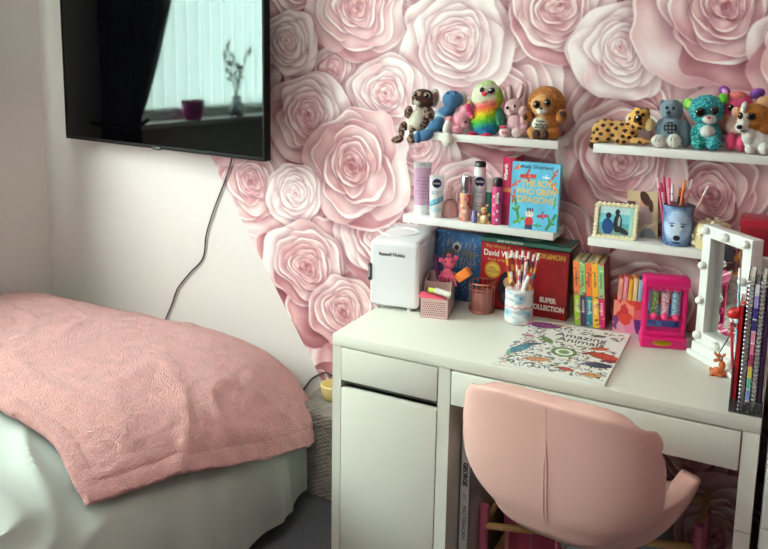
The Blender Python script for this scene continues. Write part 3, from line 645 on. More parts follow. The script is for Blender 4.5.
# green book lying on top
gz = DZ+.2055; mt = at(.268, .398, gz, 0) @ Matrix.Rotation(math.radians(0), 4, 'X')
b4 = thing('green_book', 'dark green hardback lying flat on top of the red books under the shelf', 'book', (.40, .44, gz))
b = MB(mt); b.box((0, 0, 0), (.266, .098, .002)).box((0, 0, .0125), (.266, .098, .0145)).box((0, 0, 0), (.266, .002, .0145)); b.build('cover', M((50, 92, 82), .4), b4, False)
MB(mt).box((.003, .003, .002), (.263, .096, .0125)).build('pages', PAGES, b4, False)
U, V, C = canvas(200, 60, (56, 100, 90)); put(C, ell(U, V, .55, .5, .12, .35), (150, 180, 170)); put(C, ell(U, V, .85, .5, .09, .3), (96, 60, 56)); put(C, ell(U, V, .25, .5, .2, .25), (32, 62, 60))
panel('cover_print', (.002, .002, .0148), (.262, 0, 0), (0, .094, 0), C, PRINT, b4, mt)
text('JOHN THE TORTOISE', .0080, WT, b4, (.09, -.0006, .0072), (1, 0, 0), (0, 0, 1), mtx=mt)

# five series books
sc_ = [((240, 130, 70), (170, 200, 60)), ((150, 190, 120), (86, 60, 100)), ((236, 120, 60), (40, 140, 150)), ((240, 170, 50), (236, 190, 60)), ((150, 186, 130), (206, 40, 110))]
nmc = ['orange and lime', 'green and purple', 'orange and turquoise', 'amber and yellow', 'green and magenta']
tilt = Matrix.Rotation(math.radians(-4.6), 4, 'Y')
for k, (ca_, cb_) in enumerate(sc_):
    t = .0164; mt = at(.556+k*(t+.0006), .396, DZ+.0015, 3) @ tilt; h_ = .184+.002*(k % 2)
    s = thing('paperback', nmc[k]+' spined paperback in the row of five beside the red book', 'book', (.556+k*t+.01, .44, DZ), 'five matching paperbacks')
    cm = M((150, 40, 44) if k == 4 else cb_, .45)
    b = MB(mt); b.box((0, 0, 0), (.0012, .100, h_)).box((t-.0012, 0, 0), (t, .100, h_)).box((0, 0, 0), (t, .0012, h_)); b.build('cover', cm, s, False)
    MB(mt).box((.0012, .0012, .001), (t-.0012, .098, h_-.001)).build('pages', M((206, 192, 150), .85), s, False)
    U, V, C = canvas(12, 120, ca_); put(C, (V < .47)*1., cb_)
    r = np.random.default_rng(k+3)
    for q in range(16): put(C, ell(U, V, r.random(), r.random(), .3, .012, 0, .4), [(240, 226, 120), (70, 60, 90), (236, 236, 220), (220, 70, 90)][r.integers(4)], .65)
    put(C, (np.abs(V-.47) < .006)*1., (60, 50, 50)); put(C, (np.abs(V-.30) < .10)*(np.abs(U-.5) < .16)*((V*120).astype(int) % 3 > 0), (240, 240, 230), .7); put(C, (np.abs(V-.74) < .12)*(np.abs(U-.5) < .16)*((V*120).astype(int) % 3 > 0), (40, 50, 60), .55)
    panel('spine_print', (.0003, -.0003, .001), (t-.0006, 0, 0), (0, 0, h_-.002), C, PRINT, s, mt)

# slipcase with booklets
mt = at(.660, .394, DZ, 13)
sc = thing('slipcase', 'open slipcase with a geometric red, pink and purple pattern behind the pink rack', 'box', (.76, .43, DZ))
sw, sd, sh = .176, .050, .092
b = MB(mt); b.box((0, 0, 0), (sw, .0018, sh)).box((0, sd-.0018, 0), (sw, sd, sh)).box((0, 0, 0), (.0018, sd, sh)).box((sw-.0018, 0, 0), (sw, sd, sh)).box((0, 0, 0), (sw, sd, .0018)); b.build('case', M((214, 60, 60), .5), sc, False)
U, V, C = canvas(170, 90, (220, 70, 60)); r = np.random.default_rng(21)
pts = np.concatenate([r.random((26, 2)), [[0, 0], [1, 1], [0, 1], [1, 0]]]); cols = [(226, 72, 52), (240, 120, 96), (236, 96, 110), (244, 150, 130), (214, 56, 60), (226, 110, 160), (200, 90, 170)]
ctr = r.random((46, 2)); best = np.full(U.shape, 9.); tri = np.zeros(U.shape, int)
for k, (a_, b_) in enumerate(ctr):
    an = r.random()*2; d_ = np.abs((U-a_)*2*math.cos(an)+(V-b_)*math.sin(an))*1.2+np.abs(-(U-a_)*2*math.sin(an)+(V-b_)*math.cos(an)); q = d_ < best; tri[q] = k; best[q] = d_[q]
for k, (a_, b_) in enumerate(ctr):
    if a_ > .5: col = [(60, 110, 180), (80, 150, 200), (110, 80, 160), (52, 60, 120)][k % 4]
    elif b_ < .35: col = [(150, 80, 160), (236, 140, 180), (120, 60, 140), (240, 170, 190)][k % 4]
    else: col = cols[k % 5]
    C[tri == k] = col
panel('pattern_print', (0, -.0003, 0), (sw, 0, 0), (0, 0, sh), C, PRINT, sc, mt)
bc = [((236, 150, 130), 'salmon'), ((240, 150, 170), 'pink'), ((242, 178, 70), 'amber'), ((240, 206, 150), 'cream yellow'), ((176, 200, 226), 'pale blue'), ((120, 130, 200), 'blue violet'), ((150, 100, 170), 'purple')]
for k, (col, nm) in enumerate(bc):
    s = thing('booklet', 'thin %s booklet standing in the geometric slipcase' % nm, 'book', lp(mt, .010+k*.0132, .02, .002), 'thin booklets in the slipcase')
    m2 = mt @ Matrix.Translation((.006+k*.0128, .003, .002)) @ Matrix.Rotation(math.radians(2), 4, 'Y')
    b = MB(m2); b.box((0, 0, 0), (.0108, .042, .150+.004*(k % 2)), .0012); b.build('booklet_cover', M(col, .5), s)
    MB(m2).box((.0015, .0015, .147), (.0095, .0405, .1515+.004*(k % 2))).build('top_edge', M([(214, 70, 30), (220, 80, 90), (226, 110, 20), (200, 90, 30), (90, 70, 120), (70, 60, 130), (90, 50, 110)][k], .6), s)

# pink rack with glitter tubes
mt = at(.750, .320, DZ, 17); PK = mat('hot_pink_plastic', (206, 22, 104), .32)
rk = thing('toy_dispenser', 'hot pink plastic dispenser frame holding three glitter tubes on the desk', 'toy', lp(mt, .055, .02, 0))
rw, rd, rh = .108, .046, .188
MB(mt).box((-.003, -.006, 0), (rw+.003, rd, .030), .004, 3).box((0, .004, .026), (rw, rd, .044), .004, 3).build('base', PK, rk)
for x in (0, rw-.011): MB(mt).box((x, .004, .036), (x+.011, .014, rh-.02), .003, 3).build('post', PK, rk)
for x in (0, rw-.011): MB(mt).box((x, rd-.012, .036), (x+.011, rd-.002, rh-.02), .003, 3).build('post', PK, rk)
MB(mt).box((-.003, -.002, rh-.026), (rw+.003, rd+.002, rh), .005, 3).build('canopy', PK, rk)
for k in range(6):
    MB(mt).cyl((.009+k*.018, .0005, rh-.026), (.009+k*.018, .006, rh-.026), .0085).build('scallop', PK, rk)
MB(mt).box((.011, .006, .072), (rw-.011, .030, .080), .002).build('shelf_bar', PK, rk)
MB(mt).ball((.050, -.0060, .015), (.024, .0018, .0075)).build('badge', M((190, 160, 40), .3, metal=1), rk)
for k in range(3):
    c = lp(mt, .026+k*.027, .004, .084); MB().ball(c, (.009, .006, .009)).build('petal_clip', M((226, 60, 120), .4), rk)
for k, (c1, c2, nm) in enumerate((((96, 130, 78), (190, 200, 150), 'green'), ((220, 130, 150), (245, 235, 235), 'pink and white'), ((110, 160, 190), (200, 220, 232), 'blue'))):
    p = lp(mt, .027+k*.0265, .016, .081)
    def gp(U, V, c1=c1, c2=c2, k=k):
        C = np.ones((*U.shape, 3))*np.array(c1, float); m_ = vnoise(U*3, V*3, 12, k+40); put(C, (m_ > .58)*1., c2, .8); put(C, (m_ < .25)*1., (80, 60, 80), .5); return C
    g = thing('glitter_tube', nm+' glitter tube standing in the hot pink dispenser', 'tube', p, 'glitter tubes')
    plathe('tube_body', p, [(0, 0), (.0105, .001), (.0105, .066), (.009, .068), (0, .068)], gp, PRINT_SATIN, g, 48, 60)
    MB().lathe(p, [(.0, .0682), (.0072, .0682), (.0072, .078), (0, .079)]).build('cap', M((225, 200, 205), .4), g)

# vanity mirror
MA = -48; mt0 = at(.876, .337, DZ, MA); mt = mt0
mw, mh, md_, st = .176, .340, .032, .030; FR = mat('mirror_frame_white', (232, 234, 230), .28)
mi = thing('vanity_mirror', 'white framed vanity mirror with round bulbs standing on the right of the desk', 'mirror', lp(mt, .08, .02, 0))
b = MB(mt); z0_ = .036
b.box((0, 0, z0_), (st, md_, mh), .002).box((mw-st, 0, z0_), (mw, md_, mh), .002).box((st-.001, 0, z0_), (mw-st+.001, md_, z0_+st), .002).box((st-.001, 0, mh-st), (mw-st+.001, md_, mh), .002)
b.build('frame', FR, mi); MB(mt).box((.002, md_-.006, z0_+.002), (mw-.002, md_, mh-.002)).build('back_board', FR, mi)
MB(mt).box((st, md_-.010, z0_+st), (mw-st, md_-.007, mh-st)).build('mirror_glass', M((235, 238, 238), .015, metal=1), mi, False)
MB(mt0).box((-.005, -.018, 0), (mw+.005, .060, .014), .003).box((0, -.008, .013), (mw, .050, .0365), .003).build('base', FR, mi)
for x, z_ in [(st/2, .056), (st/2, .147), (st/2, .238), (st/2, mh-st/2+.002), (mw-st/2, .056), (mw-st/2, .147), (mw-st/2, .238), (mw-st/2, mh-st/2+.002), (mw/2, mh-st/2+.002), (mw/2, .053)]:
    q = MB(mt).cyl((x, .0005, z_), (x, -.003, z_), .0095).build('bulb_socket', M((205, 205, 200), .3), mi)
    MB(mt).ball((x, -.007, z_), .0100).build('bulb', M((246, 246, 240), .18), q)

# little deer on a cord
de = thing('deer_figurine', 'tiny brown deer figurine sitting on the desk at the foot of the mirror', 'figurine', (.944, .212, DZ))
y_ = .212; BR_ = M((186, 92, 44), .3)
b = MB(); b.ball(W(717.5, 371.5, y_), (.0145, .012, .0115)); b.ball(W(722, 366, y_), (.0085, .008, .013)); b.ball(W(719.5, 358.5, y_), (.0085, .0075, .0075)); b.ball(W(715.5, 360.5, y_-.004), (.0055, .0045, .004))
b.ball(W(711.8, 374.5, y_-.004), (.006, .006, .0045)); b.ball(W(720, 375, y_-.009), (.008, .004, .0035)); b.ball(W(724, 374, y_), (.006, .007, .006)); b.ball(W(710.5, 369, y_+.003), (.003, .004, .006))
b.ball(W(719, 355, y_), (.0055, .006, .0035))
bo = b.build('deer_body', BR_, de); rm = bo.modifiers.new('merge', 'REMESH'); rm.mode = 'VOXEL'; rm.voxel_size = .0011; rm.use_smooth_shade = True
for u, v, rx in ((724, 355.5, .5), (715.5, 353.5, -.4)): MB().ball(W(u, v, y_), (.0034, .002, .0062), Matrix.Rotation(rx, 4, 'Y')).build('ear', M((206, 120, 76), .4), de)
for u, v in ((717, 358), (721, 358.5)):
    MB().ball(W(u, v, y_-.0075), (.0018, .0012, .0024)).build('eye', M((240, 238, 232), .3), de); MB().ball(W(u, v, y_-.0086), (.0010, .0008, .0017)).build('pupil', GLOSSBLACK, de)
for q in ((715, 368), (719, 367), (713, 372), (717, 371.5)): MB().ball(W(*q, y_-.0125), .0011).build('spot', M((240, 214, 180), .5), de)
tag(MB().tube(spline([W(719, 353, .205), W(723, 347, .19), W(729, 337, .15), W(736, 326, .10), W(741, 318, .062), W(741, 308, .058)]), .0012, 6).build('key_cord', M((50, 44, 52), .6), None), 'thin dark cord running from the deer figurine up to the red bow', 'cord')
# red ribbon bow
rb = thing('ribbon_bow', 'shiny red ribbon bow hanging on the acrylic holder in front of the mirror', 'bow', W(746, 318, .045))
RD = M((176, 28, 30), .35); y_ = .04
for du, rot, nm in ((-7, -.35, 'loop'), (6.5, .55, 'loop')): MB().ball(W(744+du, 311-du*.3, y_), (.0210, .010, .0125), Matrix.Rotation(rot, 4, 'Y'), 20, 12).build(nm, RD, rb)
MB().ball(W(744, 311.5, y_-.007), (.0075, .006, .0075)).build('knot', M((150, 20, 24), .35), rb)
for p in ([(744, 313), (748, 320), (754, 326)], [(743, 313), (742, 321), (738, 329)]): MB().tube([W(*q, y_-.003) for q in p], [.0045, .006, .004], 8).build('tail', RD, rb)

# acrylic holder with notebooks and pens
ACR = mat('clear_acrylic', (238, 240, 242), .04, trans=.95, ior=1.3)
hx0, hx1, hy0, hy1 = .983, 1.049, .014, .118
ho = thing('acrylic_holder', 'clear acrylic file holder at the front right corner of the desk', 'holder', ((hx0+hx1)/2, (hy0+hy1)/2, DZ))
MB().box((hx0, hy0, DZ), (hx1, hy1, DZ+.003)).build('base', ACR, ho, False); MB().box((hx0, hy0, DZ+.003), (hx1, hy0+.002, DZ+.030)).build('front_lip', ACR, ho, False)
MB().box((hx0, hy0+.002, DZ+.003), (hx0+.002, hy1, DZ+.10)).build('side_wall', ACR, ho, False); MB().box((hx1-.002, hy0+.002, DZ+.003), (hx1, hy1, DZ+.10)).build('side_wall', ACR, ho, False)
def notebook(x, t, h_, col, label, spiral=False, bands=None, y0=.019, d=.094, name='notebook', ringcol=None):
    s = thing(name, label, 'notebook', (x+t/2, y0+d/2, DZ+.0035), None); z = DZ+.0036
    if spiral:
        MB().box((x, y0+.008, z), (x+.0014, y0+d, z+h_)).build('cover', M(col, .4), s, False); MB().box((x+t-.0014, y0+.008, z), (x+t, y0+d, z+h_)).build('cover', M(col, .4), s, False)
        MB().box((x+.0016, y0+.010, z+.001), (x+t-.0016, y0+d-.002, z+h_-.001)).build('pages', M((225, 222, 212), .8), s, False)
        b = MB(); n_ = int(h_/.0092)
        for k in range(n_):
            zc = z+.005+k*.0092; b.tube([(x+t/2+(t*.5)*math.cos(a), y0+.007+.0065*math.sin(a), zc+.0022*math.sin(a)) for a in np.linspace(0, 2*PI, 13)[:-1]], .0012, 5, closed=True)
        b.build('spiral_binding', ringcol or STEEL, s)
    else:
        b = MB(); b.box((x, y0, z), (x+.0016, y0+d, z+h_)).box((x+t-.0016, y0, z), (x+t, y0+d, z+h_)).box((x, y0, z), (x+t, y0+.0016, z+h_)); b.build('cover', M(col, .3), s, False)
        MB().box((x+.0016, y0+.0016, z+.001), (x+t-.0016, y0+d-.002, z+h_-.001)).build('pages', M((225, 222, 212), .8), s, False)
        if bands:
            U, V, C = canvas(6, 120, bands[0]); nb = len(bands)
            for k, bcol in enumerate(bands): put(C, ((V*nb*1.0).astype(int) == k)*1., bcol)
            put(C, (np.abs((V*nb) % 1-.02) < .03)*1., (235, 235, 235))
            panel('spine_print', (x, y0-.0003, z), (t, 0, 0), (0, 0, h_), C, PRINT_SATIN, s)
    return s
notebook(.9866, .0100, .235, (176, 24, 34), 'glossy red notebook at the left of the acrylic holder')
notebook(.9985, .0135, .300, (40, 34, 42), 'black notebook with a silver spiral beside the red one in the acrylic holder', True)
notebook(1.0135, .0085, .285, (60, 60, 110), 'thin notebook with a pastel banded spine in the acrylic holder', False, [(196, 150, 190), (120, 140, 196), (96, 170, 150), (214, 190, 90), (170, 60, 90), (206, 110, 140), (226, 140, 170), (64, 58, 120), (70, 60, 140), (160, 140, 200), (220, 220, 230)])
notebook(1.0235, .0105, .300, (34, 30, 36), 'black notebook with a white spiral at the right of the acrylic holder', True, ringcol=M((210, 208, 214), .4))
notebook(1.0352, .0105, .28, (58, 36, 62), 'dark plum notebook at the right end of the acrylic holder')
for k, (u0, v0, u1, v1, col, nm) in enumerate(((731, 372, 731, 312, (190, 40, 60), 'crimson'), (734.5, 360, 740, 268, (150, 190, 205), 'silver blue glitter'), (737, 365, 748, 284, (120, 124, 130), 'grey'))):
    stick('pen', nm+' pen standing in front of the mirror in the acrylic holder', 'pen', 'pens in the acrylic holder', Vector((.9872+.0025*k, .099+.004*k, DZ+.004)), W(u1, v1, .125+.005*k), .0032, col, (238, 240, 244), None, .12)

# colouring book
mt = at(.449, .006, DZ+.0002, 1.2); cw, ch, ct = .272, .358, .0075
cb = thing('colouring_book', 'large white animal colouring book lying flat on the desk', 'book', lp(mt, cw/2, ch/2, 0))
MB(mt).box((0, 0, .0), (cw, ch, ct), .0008, 1).build('pages', M((232, 230, 222), .7), cb, False)
U, V, C = canvas(420, 520, (238, 238, 232)); r = np.random.default_rng(3)
def leaf(u, v, l, wd_, a, col): put(C, ell(U, V, u, v, l, wd_, a, .25), col); put(C, seg_(U, V, (u-l*math.cos(a), v-l*math.sin(a)), (u+l*math.cos(a), v+l*math.sin(a)), .0015), (40, 50, 40), .8)
def free(u, v): return not (.24 < u < .98 and .60 < v < .82)
n_ = 0
while n_ < 560:
    u, v = r.random(2)*.94+.03
    if not free(u, v): continue
    n_ += 1; a = r.random()*6.28; k = r.integers(12)
    if k < 5: leaf(u, v, .010+.020*r.random(), .004+.007*r.random(), a, [(70, 110, 70), (120, 150, 90), (90, 130, 120), (60, 70, 60), (150, 170, 120)][k])
    elif k < 8: put(C, seg_(U, V, (u, v), (u+.045*math.cos(a), v+.03*math.sin(a)), .0028), (44, 46, 48))
    elif k < 11: put(C, ell(U, V, u, v, .014, .010, a, .3), [(150, 60, 80), (190, 120, 60), (90, 100, 140)][k-8], .9)
    else: put(C, ell(U, V, u, v, .018, .014, a, .2), (50, 54, 56)); put(C, ell(U, V, u, v, .013, .009, a, .2), (236, 236, 230))
def creature(cu, cv, s, a, body, acc):
    c_, s_ = math.cos(a), math.sin(a)
    put(C, ell(U, V, cu, cv, s*1.06, s*.50, a, .05), (40, 36, 44)); put(C, ell(U, V, cu, cv, s, s*.45, a, .08), body)
    put(C, ell(U, V, cu+c_*s*.9, cv+s_*s*.9, s*.38, s*.30, a, .08), body); put(C, ell(U, V, cu-c_*s*1.1, cv-s_*s*1.1, s*.55, s*.16, a+.7, .1), acc)
    for q in range(10): t_ = r.random(2)-.5; put(C, ell(U, V, cu+t_[0]*s*1.4, cv+t_[1]*s*.6, s*.10, s*.06, a+q, .3), acc)
creature(.17, .90, .13, .1, (120, 56, 120), (170, 80, 130)); creature(.30, .955, .05, 0, (196, 150, 110), (150, 100, 80))
creature(.86, .47, .12, -.1, (196, 74, 50), (140, 44, 36)); creature(.80, .60, .07, .3, (214, 90, 60), (120, 40, 30)); creature(.86, .29, .10, .1, (52, 54, 84), (90, 96, 130)); creature(.95, .40, .06, .2, (150, 50, 50), (90, 30, 40))
creature(.12, .34, .11, 1.0, (70, 130, 150), (110, 170, 150)); creature(.20, .47, .05, .4, (50, 60, 90), (90, 120, 150)); creature(.34, .20, .09, .2, (206, 150, 100), (170, 110, 70)); creature(.30, .60, .07, -.7, (110, 140, 80), (70, 100, 60))
creature(.62, .12, .06, 0, (190, 80, 60), (120, 60, 60)); creature(.86, .10, .07, .1, (214, 150, 80), (160, 90, 60)); creature(.10, .62, .04, 0, (196, 90, 110), (120, 60, 80)); creature(.72, .86, .05, .2, (70, 84, 70), (40, 50, 44))
for q in range(3): put(C, ell(U, V, .52, .42, .12-.035*q, .09-.026*q, 0, .06), [(90, 130, 70), (238, 238, 230), (120, 150, 90)][q])
panel('cover_print', (.0005, .0005, ct+.0003), (cw-.001, 0, 0), (0, ch-.001, 0), C, PRINT, cb, mt)
KB = M((38, 36, 40), .5)
text('Amazing', .041, KB, cb, (.158, .272, ct+.0009), (1, 0, 0), (0, 1, 0), mtx=mt, sx=.95); text('Animals', .041, KB, cb, (.164, .238, ct+.0009), (1, 0, 0), (0, 1, 0), mtx=mt, sx=.95)

# ================================================================== UPPER-LEFT LOWER SHELF: toiletries and the blue book
SZ3 = 1.010
def squeeze(name, label, u, y, h_, w_, body, capc, capz, paint=None, crimp=None):
    c = Z(u, 220, SZ3); c = Vector((W(u, 215, y).x, y, SZ3)); t = thing(name, label, 'tube', c)
    n, ux_ = curvedir(c); rows = 40; seg = 48; P = np.zeros((seg+1, rows, 3)); a0 = math.atan2(n.y, n.x)
    for j in range(rows):
        q = j/(rows-1); z = capz+(h_-capz)*q; ra = w_/2*(.86+.14*q**.6); rb_ = w_/2*(.80*(1-q**1.8)+.035)
        for i in range(seg+1):
            a = (i/seg-.5)*2*PI; pv = n*(rb_*math.cos(a))+ux_*(ra*math.sin(a)); P[i, j] = (c.x+pv.x, c.y+pv.y, SZ3+z)
    U, V, C = canvas(seg+1, rows, body)
    if paint: paint(U, V, C)
    if crimp: put(C, (V > .86)*1., crimp)
    link('tube_body', grid_mesh('tube_body', P, C), PRINT_SATIN, t)
    MB().lathe(c, [(0, 0), (w_*.38, 0), (w_*.40, .003), (w_*.41, capz), (0, capz+.001)]).build('cap', M(capc, .35), t)
    return t, c
NAVY = M((26, 34, 84), .3)
def swoosh(U, V, C):
    put(C, (np.abs(V-.33-.5*(U-.5)) < .045)*(U > .2)*(U < .8), (120, 190, 210)); put(C, (np.abs(V-.25-.5*(U-.5)) < .03)*(U > .2)*(U < .8), (70, 150, 190)); put(C, (V < .14)*1., (200, 225, 232))
def lilac(U, V, C):
    for k in range(7): put(C, (np.abs(V-.18-.075*k) < .012)*(np.abs(U-.5) < .10+.02*(k % 3))*((U*60).astype(int) % 3 > 0), (130, 86, 120), .8)
t, c = squeeze('cleanser_tube', 'lilac squeeze tube with a clear top at the left end of the shelf', 421.5, .425, .160, .054, (198, 158, 186), (240, 238, 240), .030, lilac, (206, 204, 206))
MB().tube([Vector((c.x, c.y, SZ3+.146))+curvedir(c)[1]*(.008*math.cos(a))+Vector((0, 0, .008*math.sin(a)))+curvedir(c)[0]*.004 for a in np.linspace(0, 2*PI, 17)[:-1]], .0008, 6, closed=True).build('emblem', M((110, 80, 110), .4), t)
t, c = squeeze('cream_tube', 'white NIVEA cream tube with a blue wave beside the lilac tube', 436, .402, .128, .044, (238, 240, 240), (238, 240, 242), .018, swoosh)
disc(c, .010, SZ3+.104, .0135, NAVY, t); n, ux_ = curvedir(c)
label_text('NIVEA', c, .0125, SZ3+.104, .0078, WT, t, bold=.0002); label_text('SOFT', c, .0165, SZ3+.076, .014, M((120, 160, 190), .4), t)
def turned(name, label, cat, u, y, prof, col, rough=.3, part='bottle_body', **k):
    c = Vector((W(u, 220, y).x, y, SZ3)); t = thing(name, label, cat, c)
    MB().lathe(c, prof).build(part, M(col, rough, **k), t); return t, c
t, c = turned('pump_bottle', 'small clear pink bottle with a spray pump between the white tube and the floral mist', 'bottle', 449.5, .430, [(0, 0), (.022, 0), (.024, .004), (.024, .036), (.018, .048), (.008, .054), (0, .055)], (228, 176, 172), .12, trans=.55)
MB().lathe(c, [(0, .0555), (.008, .0555), (.008, .066), (.005, .067), (.005, .078), (.009, .079), (.009, .092), (0, .094)]).build('pump', M((226, 190, 184), .3), t)
def floral(U, V):
    C = np.ones((*U.shape, 3))*np.array((206, 150, 130.)); r = np.random.default_rng(9)
    for k in range(60): put(C, ell(U, V, r.random(), r.random(), .03+.03*r.random(), .04+.05*r.random(), 0, .4), [(196, 60, 70), (236, 170, 90), (240, 210, 200), (120, 70, 60), (214, 110, 130)][r.integers(5)], .85)
    return C
c = Vector((W(465.5, 220, .405).x, .405, SZ3)); t = thing('body_mist', 'floral body mist bottle with a tall silver cap on the shelf', 'bottle', c)
plathe('bottle_body', c, [(0, 0), (.0175, .0), (.0185, .003), (.0185, .080), (.016, .083), (0, .083)], floral, PRINT_SATIN, t, 80, 60); MB().lathe(c, [(0, .0832), (.0165, .0832), (.017, .085), (.017, .133), (.016, .135), (0, .135)]).build('cap', M((200, 206, 212), .18, metal=1), t)
c = Vector((W(478.5, 220, .432).x, .432, SZ3)); t = thing('deodorant', 'tall white NIVEA deodorant bottle with a dark top', 'bottle', c)
plathe('bottle_body', c, [(0, 0), (.019, 0), (.0205, .004), (.0205, .105), (.0185, .135), (.0165, .156), (.016, .160), (0, .160)], lambda U, V: (lambda C: (put(C, (V < .62)*1., (206, 212, 216)), put(C, (V < .34)*(V > .1)*(np.abs(U-.5) < .12)*((V*60).astype(int) % 3 > 0), (130, 136, 146), .7), C)[-1])(np.ones((*U.shape, 3))*np.array((236, 236, 234.))), PRINT_SATIN, t, 64, 60)
MB().lathe(c, [(0, .1602), (.0165, .1602), (.0165, .172), (.014, .175), (0, .176)]).build('cap', M((44, 38, 40), .35), t)
disc(c, .0197, SZ3+.118, .0145, NAVY, t); label_text('NIVEA', c, .0215, SZ3+.118, .0086, WT, t, bold=.0002)
label_text('fresh', c, .0215, SZ3+.088, .011, M((90, 110, 140), .4), t); label_text('natural', c, .0215, SZ3+.075, .009, M((90, 110, 140), .4), t)
t, c = turned('roll_on_bottle', 'small white and teal bottle behind the bear trinket on the shelf', 'bottle', 489, .442, [(0, 0), (.013, 0), (.014, .004), (.014, .085), (0, .086)], (58, 128, 112), .35)
MB().lathe(c, [(0, .0862), (.0125, .0862), (.0115, .122), (.009, .126), (0, .127)]).build('cap', M((228, 232, 228), .35), t)
t, c = turned('body_spray', 'slim pink aerosol with a black cap in front of the pink book spine', 'can', 496.5, .402, [(0, 0), (.0150, 0), (.0158, .004), (.0158, .10), (.014, .112), (0, .113)], (196, 70, 120), .25, 'can_body')
for q in range(10): 
    a = .3+q*.55; MB().ball(c+curvedir(c)[0]*.0145+curvedir(c)[1]*(.009*math.sin(q*2.1))+Vector((0, 0, .016+.0085*q)), (.0045, .0022, .0050)).build('petal_print', M([(238, 226, 230), (120, 30, 70), (230, 180, 200)][q % 3], .4), t)
MB().lathe(c, [(0, .1132), (.0128, .1132), (.0128, .132), (.010, .137), (0, .138)]).build('cap', M((26, 22, 26), .35), t)
text('PINK', .0130, WT, t, c+curvedir(c)[0]*.0165+Vector((0, 0, .078)), (0, 0, 1), -curvedir(c)[1], bold=.0004)
# little bear trinket
tb = thing('bear_trinket', 'small gold and cream teddy ornament in front of the deodorant', 'ornament', (W(484, 222, .392).x, .392, SZ3))
b = MB(); y_ = .390
for u, v, r_ in ((484, 219, .0135), (484, 210, .0095), (480.6, 205.5, .0036), (487.4, 205.5, .0036), (479, 223, .006), (489, 223, .006), (479, 215, .005), (489, 215, .005)): b.ball(W(u, v, y_), (r_, r_*.8, r_))
bo = b.build('bear_body', M((206, 168, 110), .4), tb); MB().ball(W(484, 218.5, y_-.009), (.008, .004, .0085)).build('belly', M((240, 224, 196), .4), tb)
for u in (482.4, 485.8): MB().ball(W(u, 209.5, y_-.0073), .0013).build('eye', GLOSSBLACK, tb)
MB().ball(W(484, 213, y_-.008), (.006, .002, .0022)).build('bow', M((200, 60, 70), .4), tb)
tag(MB().lathe((W(474, 222, .390).x, .390, SZ3), [(0, 0), (.0085, 0), (.009, .004), (.009, .022), (.006, .026), (.006, .036), (0, .037)]).build('nail_varnish', M((126, 116, 170), .2), None), 'tiny violet nail varnish bottle in front of the NIVEA deodorant', 'bottle')
# pink spined book and the blue cover
mt = at(W(500.5, 228, .405).x, .405, SZ3, 0)
b5 = thing('pink_book', 'book with a deep pink spine between the aerosol and the blue book', 'book', lp(mt, .02, .04, 0))
b = MB(mt); b.box((0, 0, 0), (.0020, .085, .198)).box((.034, 0, 0), (.036, .085, .198)).box((0, 0, 0), (.036, .002, .198)); b.build('cover', M((188, 32, 84), .4), b5, False); MB(mt).box((.002, .002, .001), (.034, .083, .196)).build('pages', PAGES, b5, False)
U, V, C = canvas(30, 120, (190, 36, 88)); put(C, (np.abs(U-.78) < .18)*1., (160, 40, 50)); put(C, (np.abs(V-.52) < .03)*1., (226, 140, 70)); put(C, (V < .3)*(U < .5), (150, 30, 60))
panel('spine_print', (0, -.0003, 0), (.036, 0, 0), (0, 0, .198), C, PRINT, b5, mt); text('Wizards', .014, WT, b5, (.010, -.0008, .155), (0, 0, 1), (-1, 0, 0), mtx=mt, bold=.0006)
xb = W(508.5, 228, .385).x; mt = lean(xb, .3835, SZ3, 0, 4)
b6 = thing('childrens_book', 'light blue hardback with gold title and a cartoon child on its cover', 'book', lp(mt, .07, .01, 0))
bw, bh = .139, .190
sheet_box(mt, bw, .024, bh, M((92, 170, 204), .4), b6)
U, V, C = canvas(220, 300, (96, 184, 218)); r = np.random.default_rng(14); C *= (.95+.1*vnoise(U, V, 6, 3))[..., None]
def lizard(cu, cv, s, a, col):
    for q in range(5): put(C, ell(U, V, cu+math.cos(a)*s*(q-2)*.42, cv+math.sin(a)*s*(q-2)*.42, s*(.36-.05*abs(q-2)), s*.2, a, .2), col)
    put(C, ell(U, V, cu-math.sin(a)*s*.4, cv+math.cos(a)*s*.4, s*.34, s*.12, a+.8, .3), col); put(C, ell(U, V, cu+math.sin(a)*s*.3, cv-math.cos(a)*s*.3, s*.3, s*.10, a+2.4, .3), col); put(C, ell(U, V, cu+math.cos(a)*s*.2, cv+math.sin(a)*s*.2, s*.22, s*.10, a, .3), [min(255, q_+50) for q_ in col])
for a_ in ((.34, .80, .16, .05, (190, 60, 44)), (.10, .68, .10, .5, (200, 90, 60)), (.88, .68, .13, -.7, (206, 130, 60)), (.90, .86, .09, .9, (196, 70, 60)), (.72, .80, .07, 0, (225, 240, 245)), (.14, .30, .15, 1.9, (70, 130, 60)), (.88, .14, .15, .9, (60, 120, 70)), (.70, .22, .11, .1, (170, 50, 60)), (.20, .12, .12, .4, (90, 150, 60)), (.60, .07, .08, 0, (70, 140, 90)), (.06, .48, .10, 1.4, (196, 70, 60)), (.93, .42, .08, 1.4, (90, 150, 80)), (.12, .92, .09, .3, (196, 90, 50)), (.40, .06, .08, .2, (226, 160, 60))): lizard(*a_)
put(C, ell(U, V, .42, .235, .085, .055, 0, .05), (240, 222, 205)); put(C, (np.abs(V-.295) < .028)*(np.abs(U-.42) < .075)*(((U*60).astype(int) % 3) > 0), (60, 40, 36)); put(C, ell(U, V, .42, .12, .09, .07, 0, .05), (190, 50, 50)); put(C, (np.abs(U-.42) < .08)*(V < .07), (60, 60, 90))
for u in (.385, .455): put(C, ell(U, V, u, .24, .022, .016, 0, .2), (60, 50, 60)); put(C, ell(U, V, u, .24, .014, .010, 0, .2), (245, 245, 245))
book_face(mt, bw, bh, C, b6)
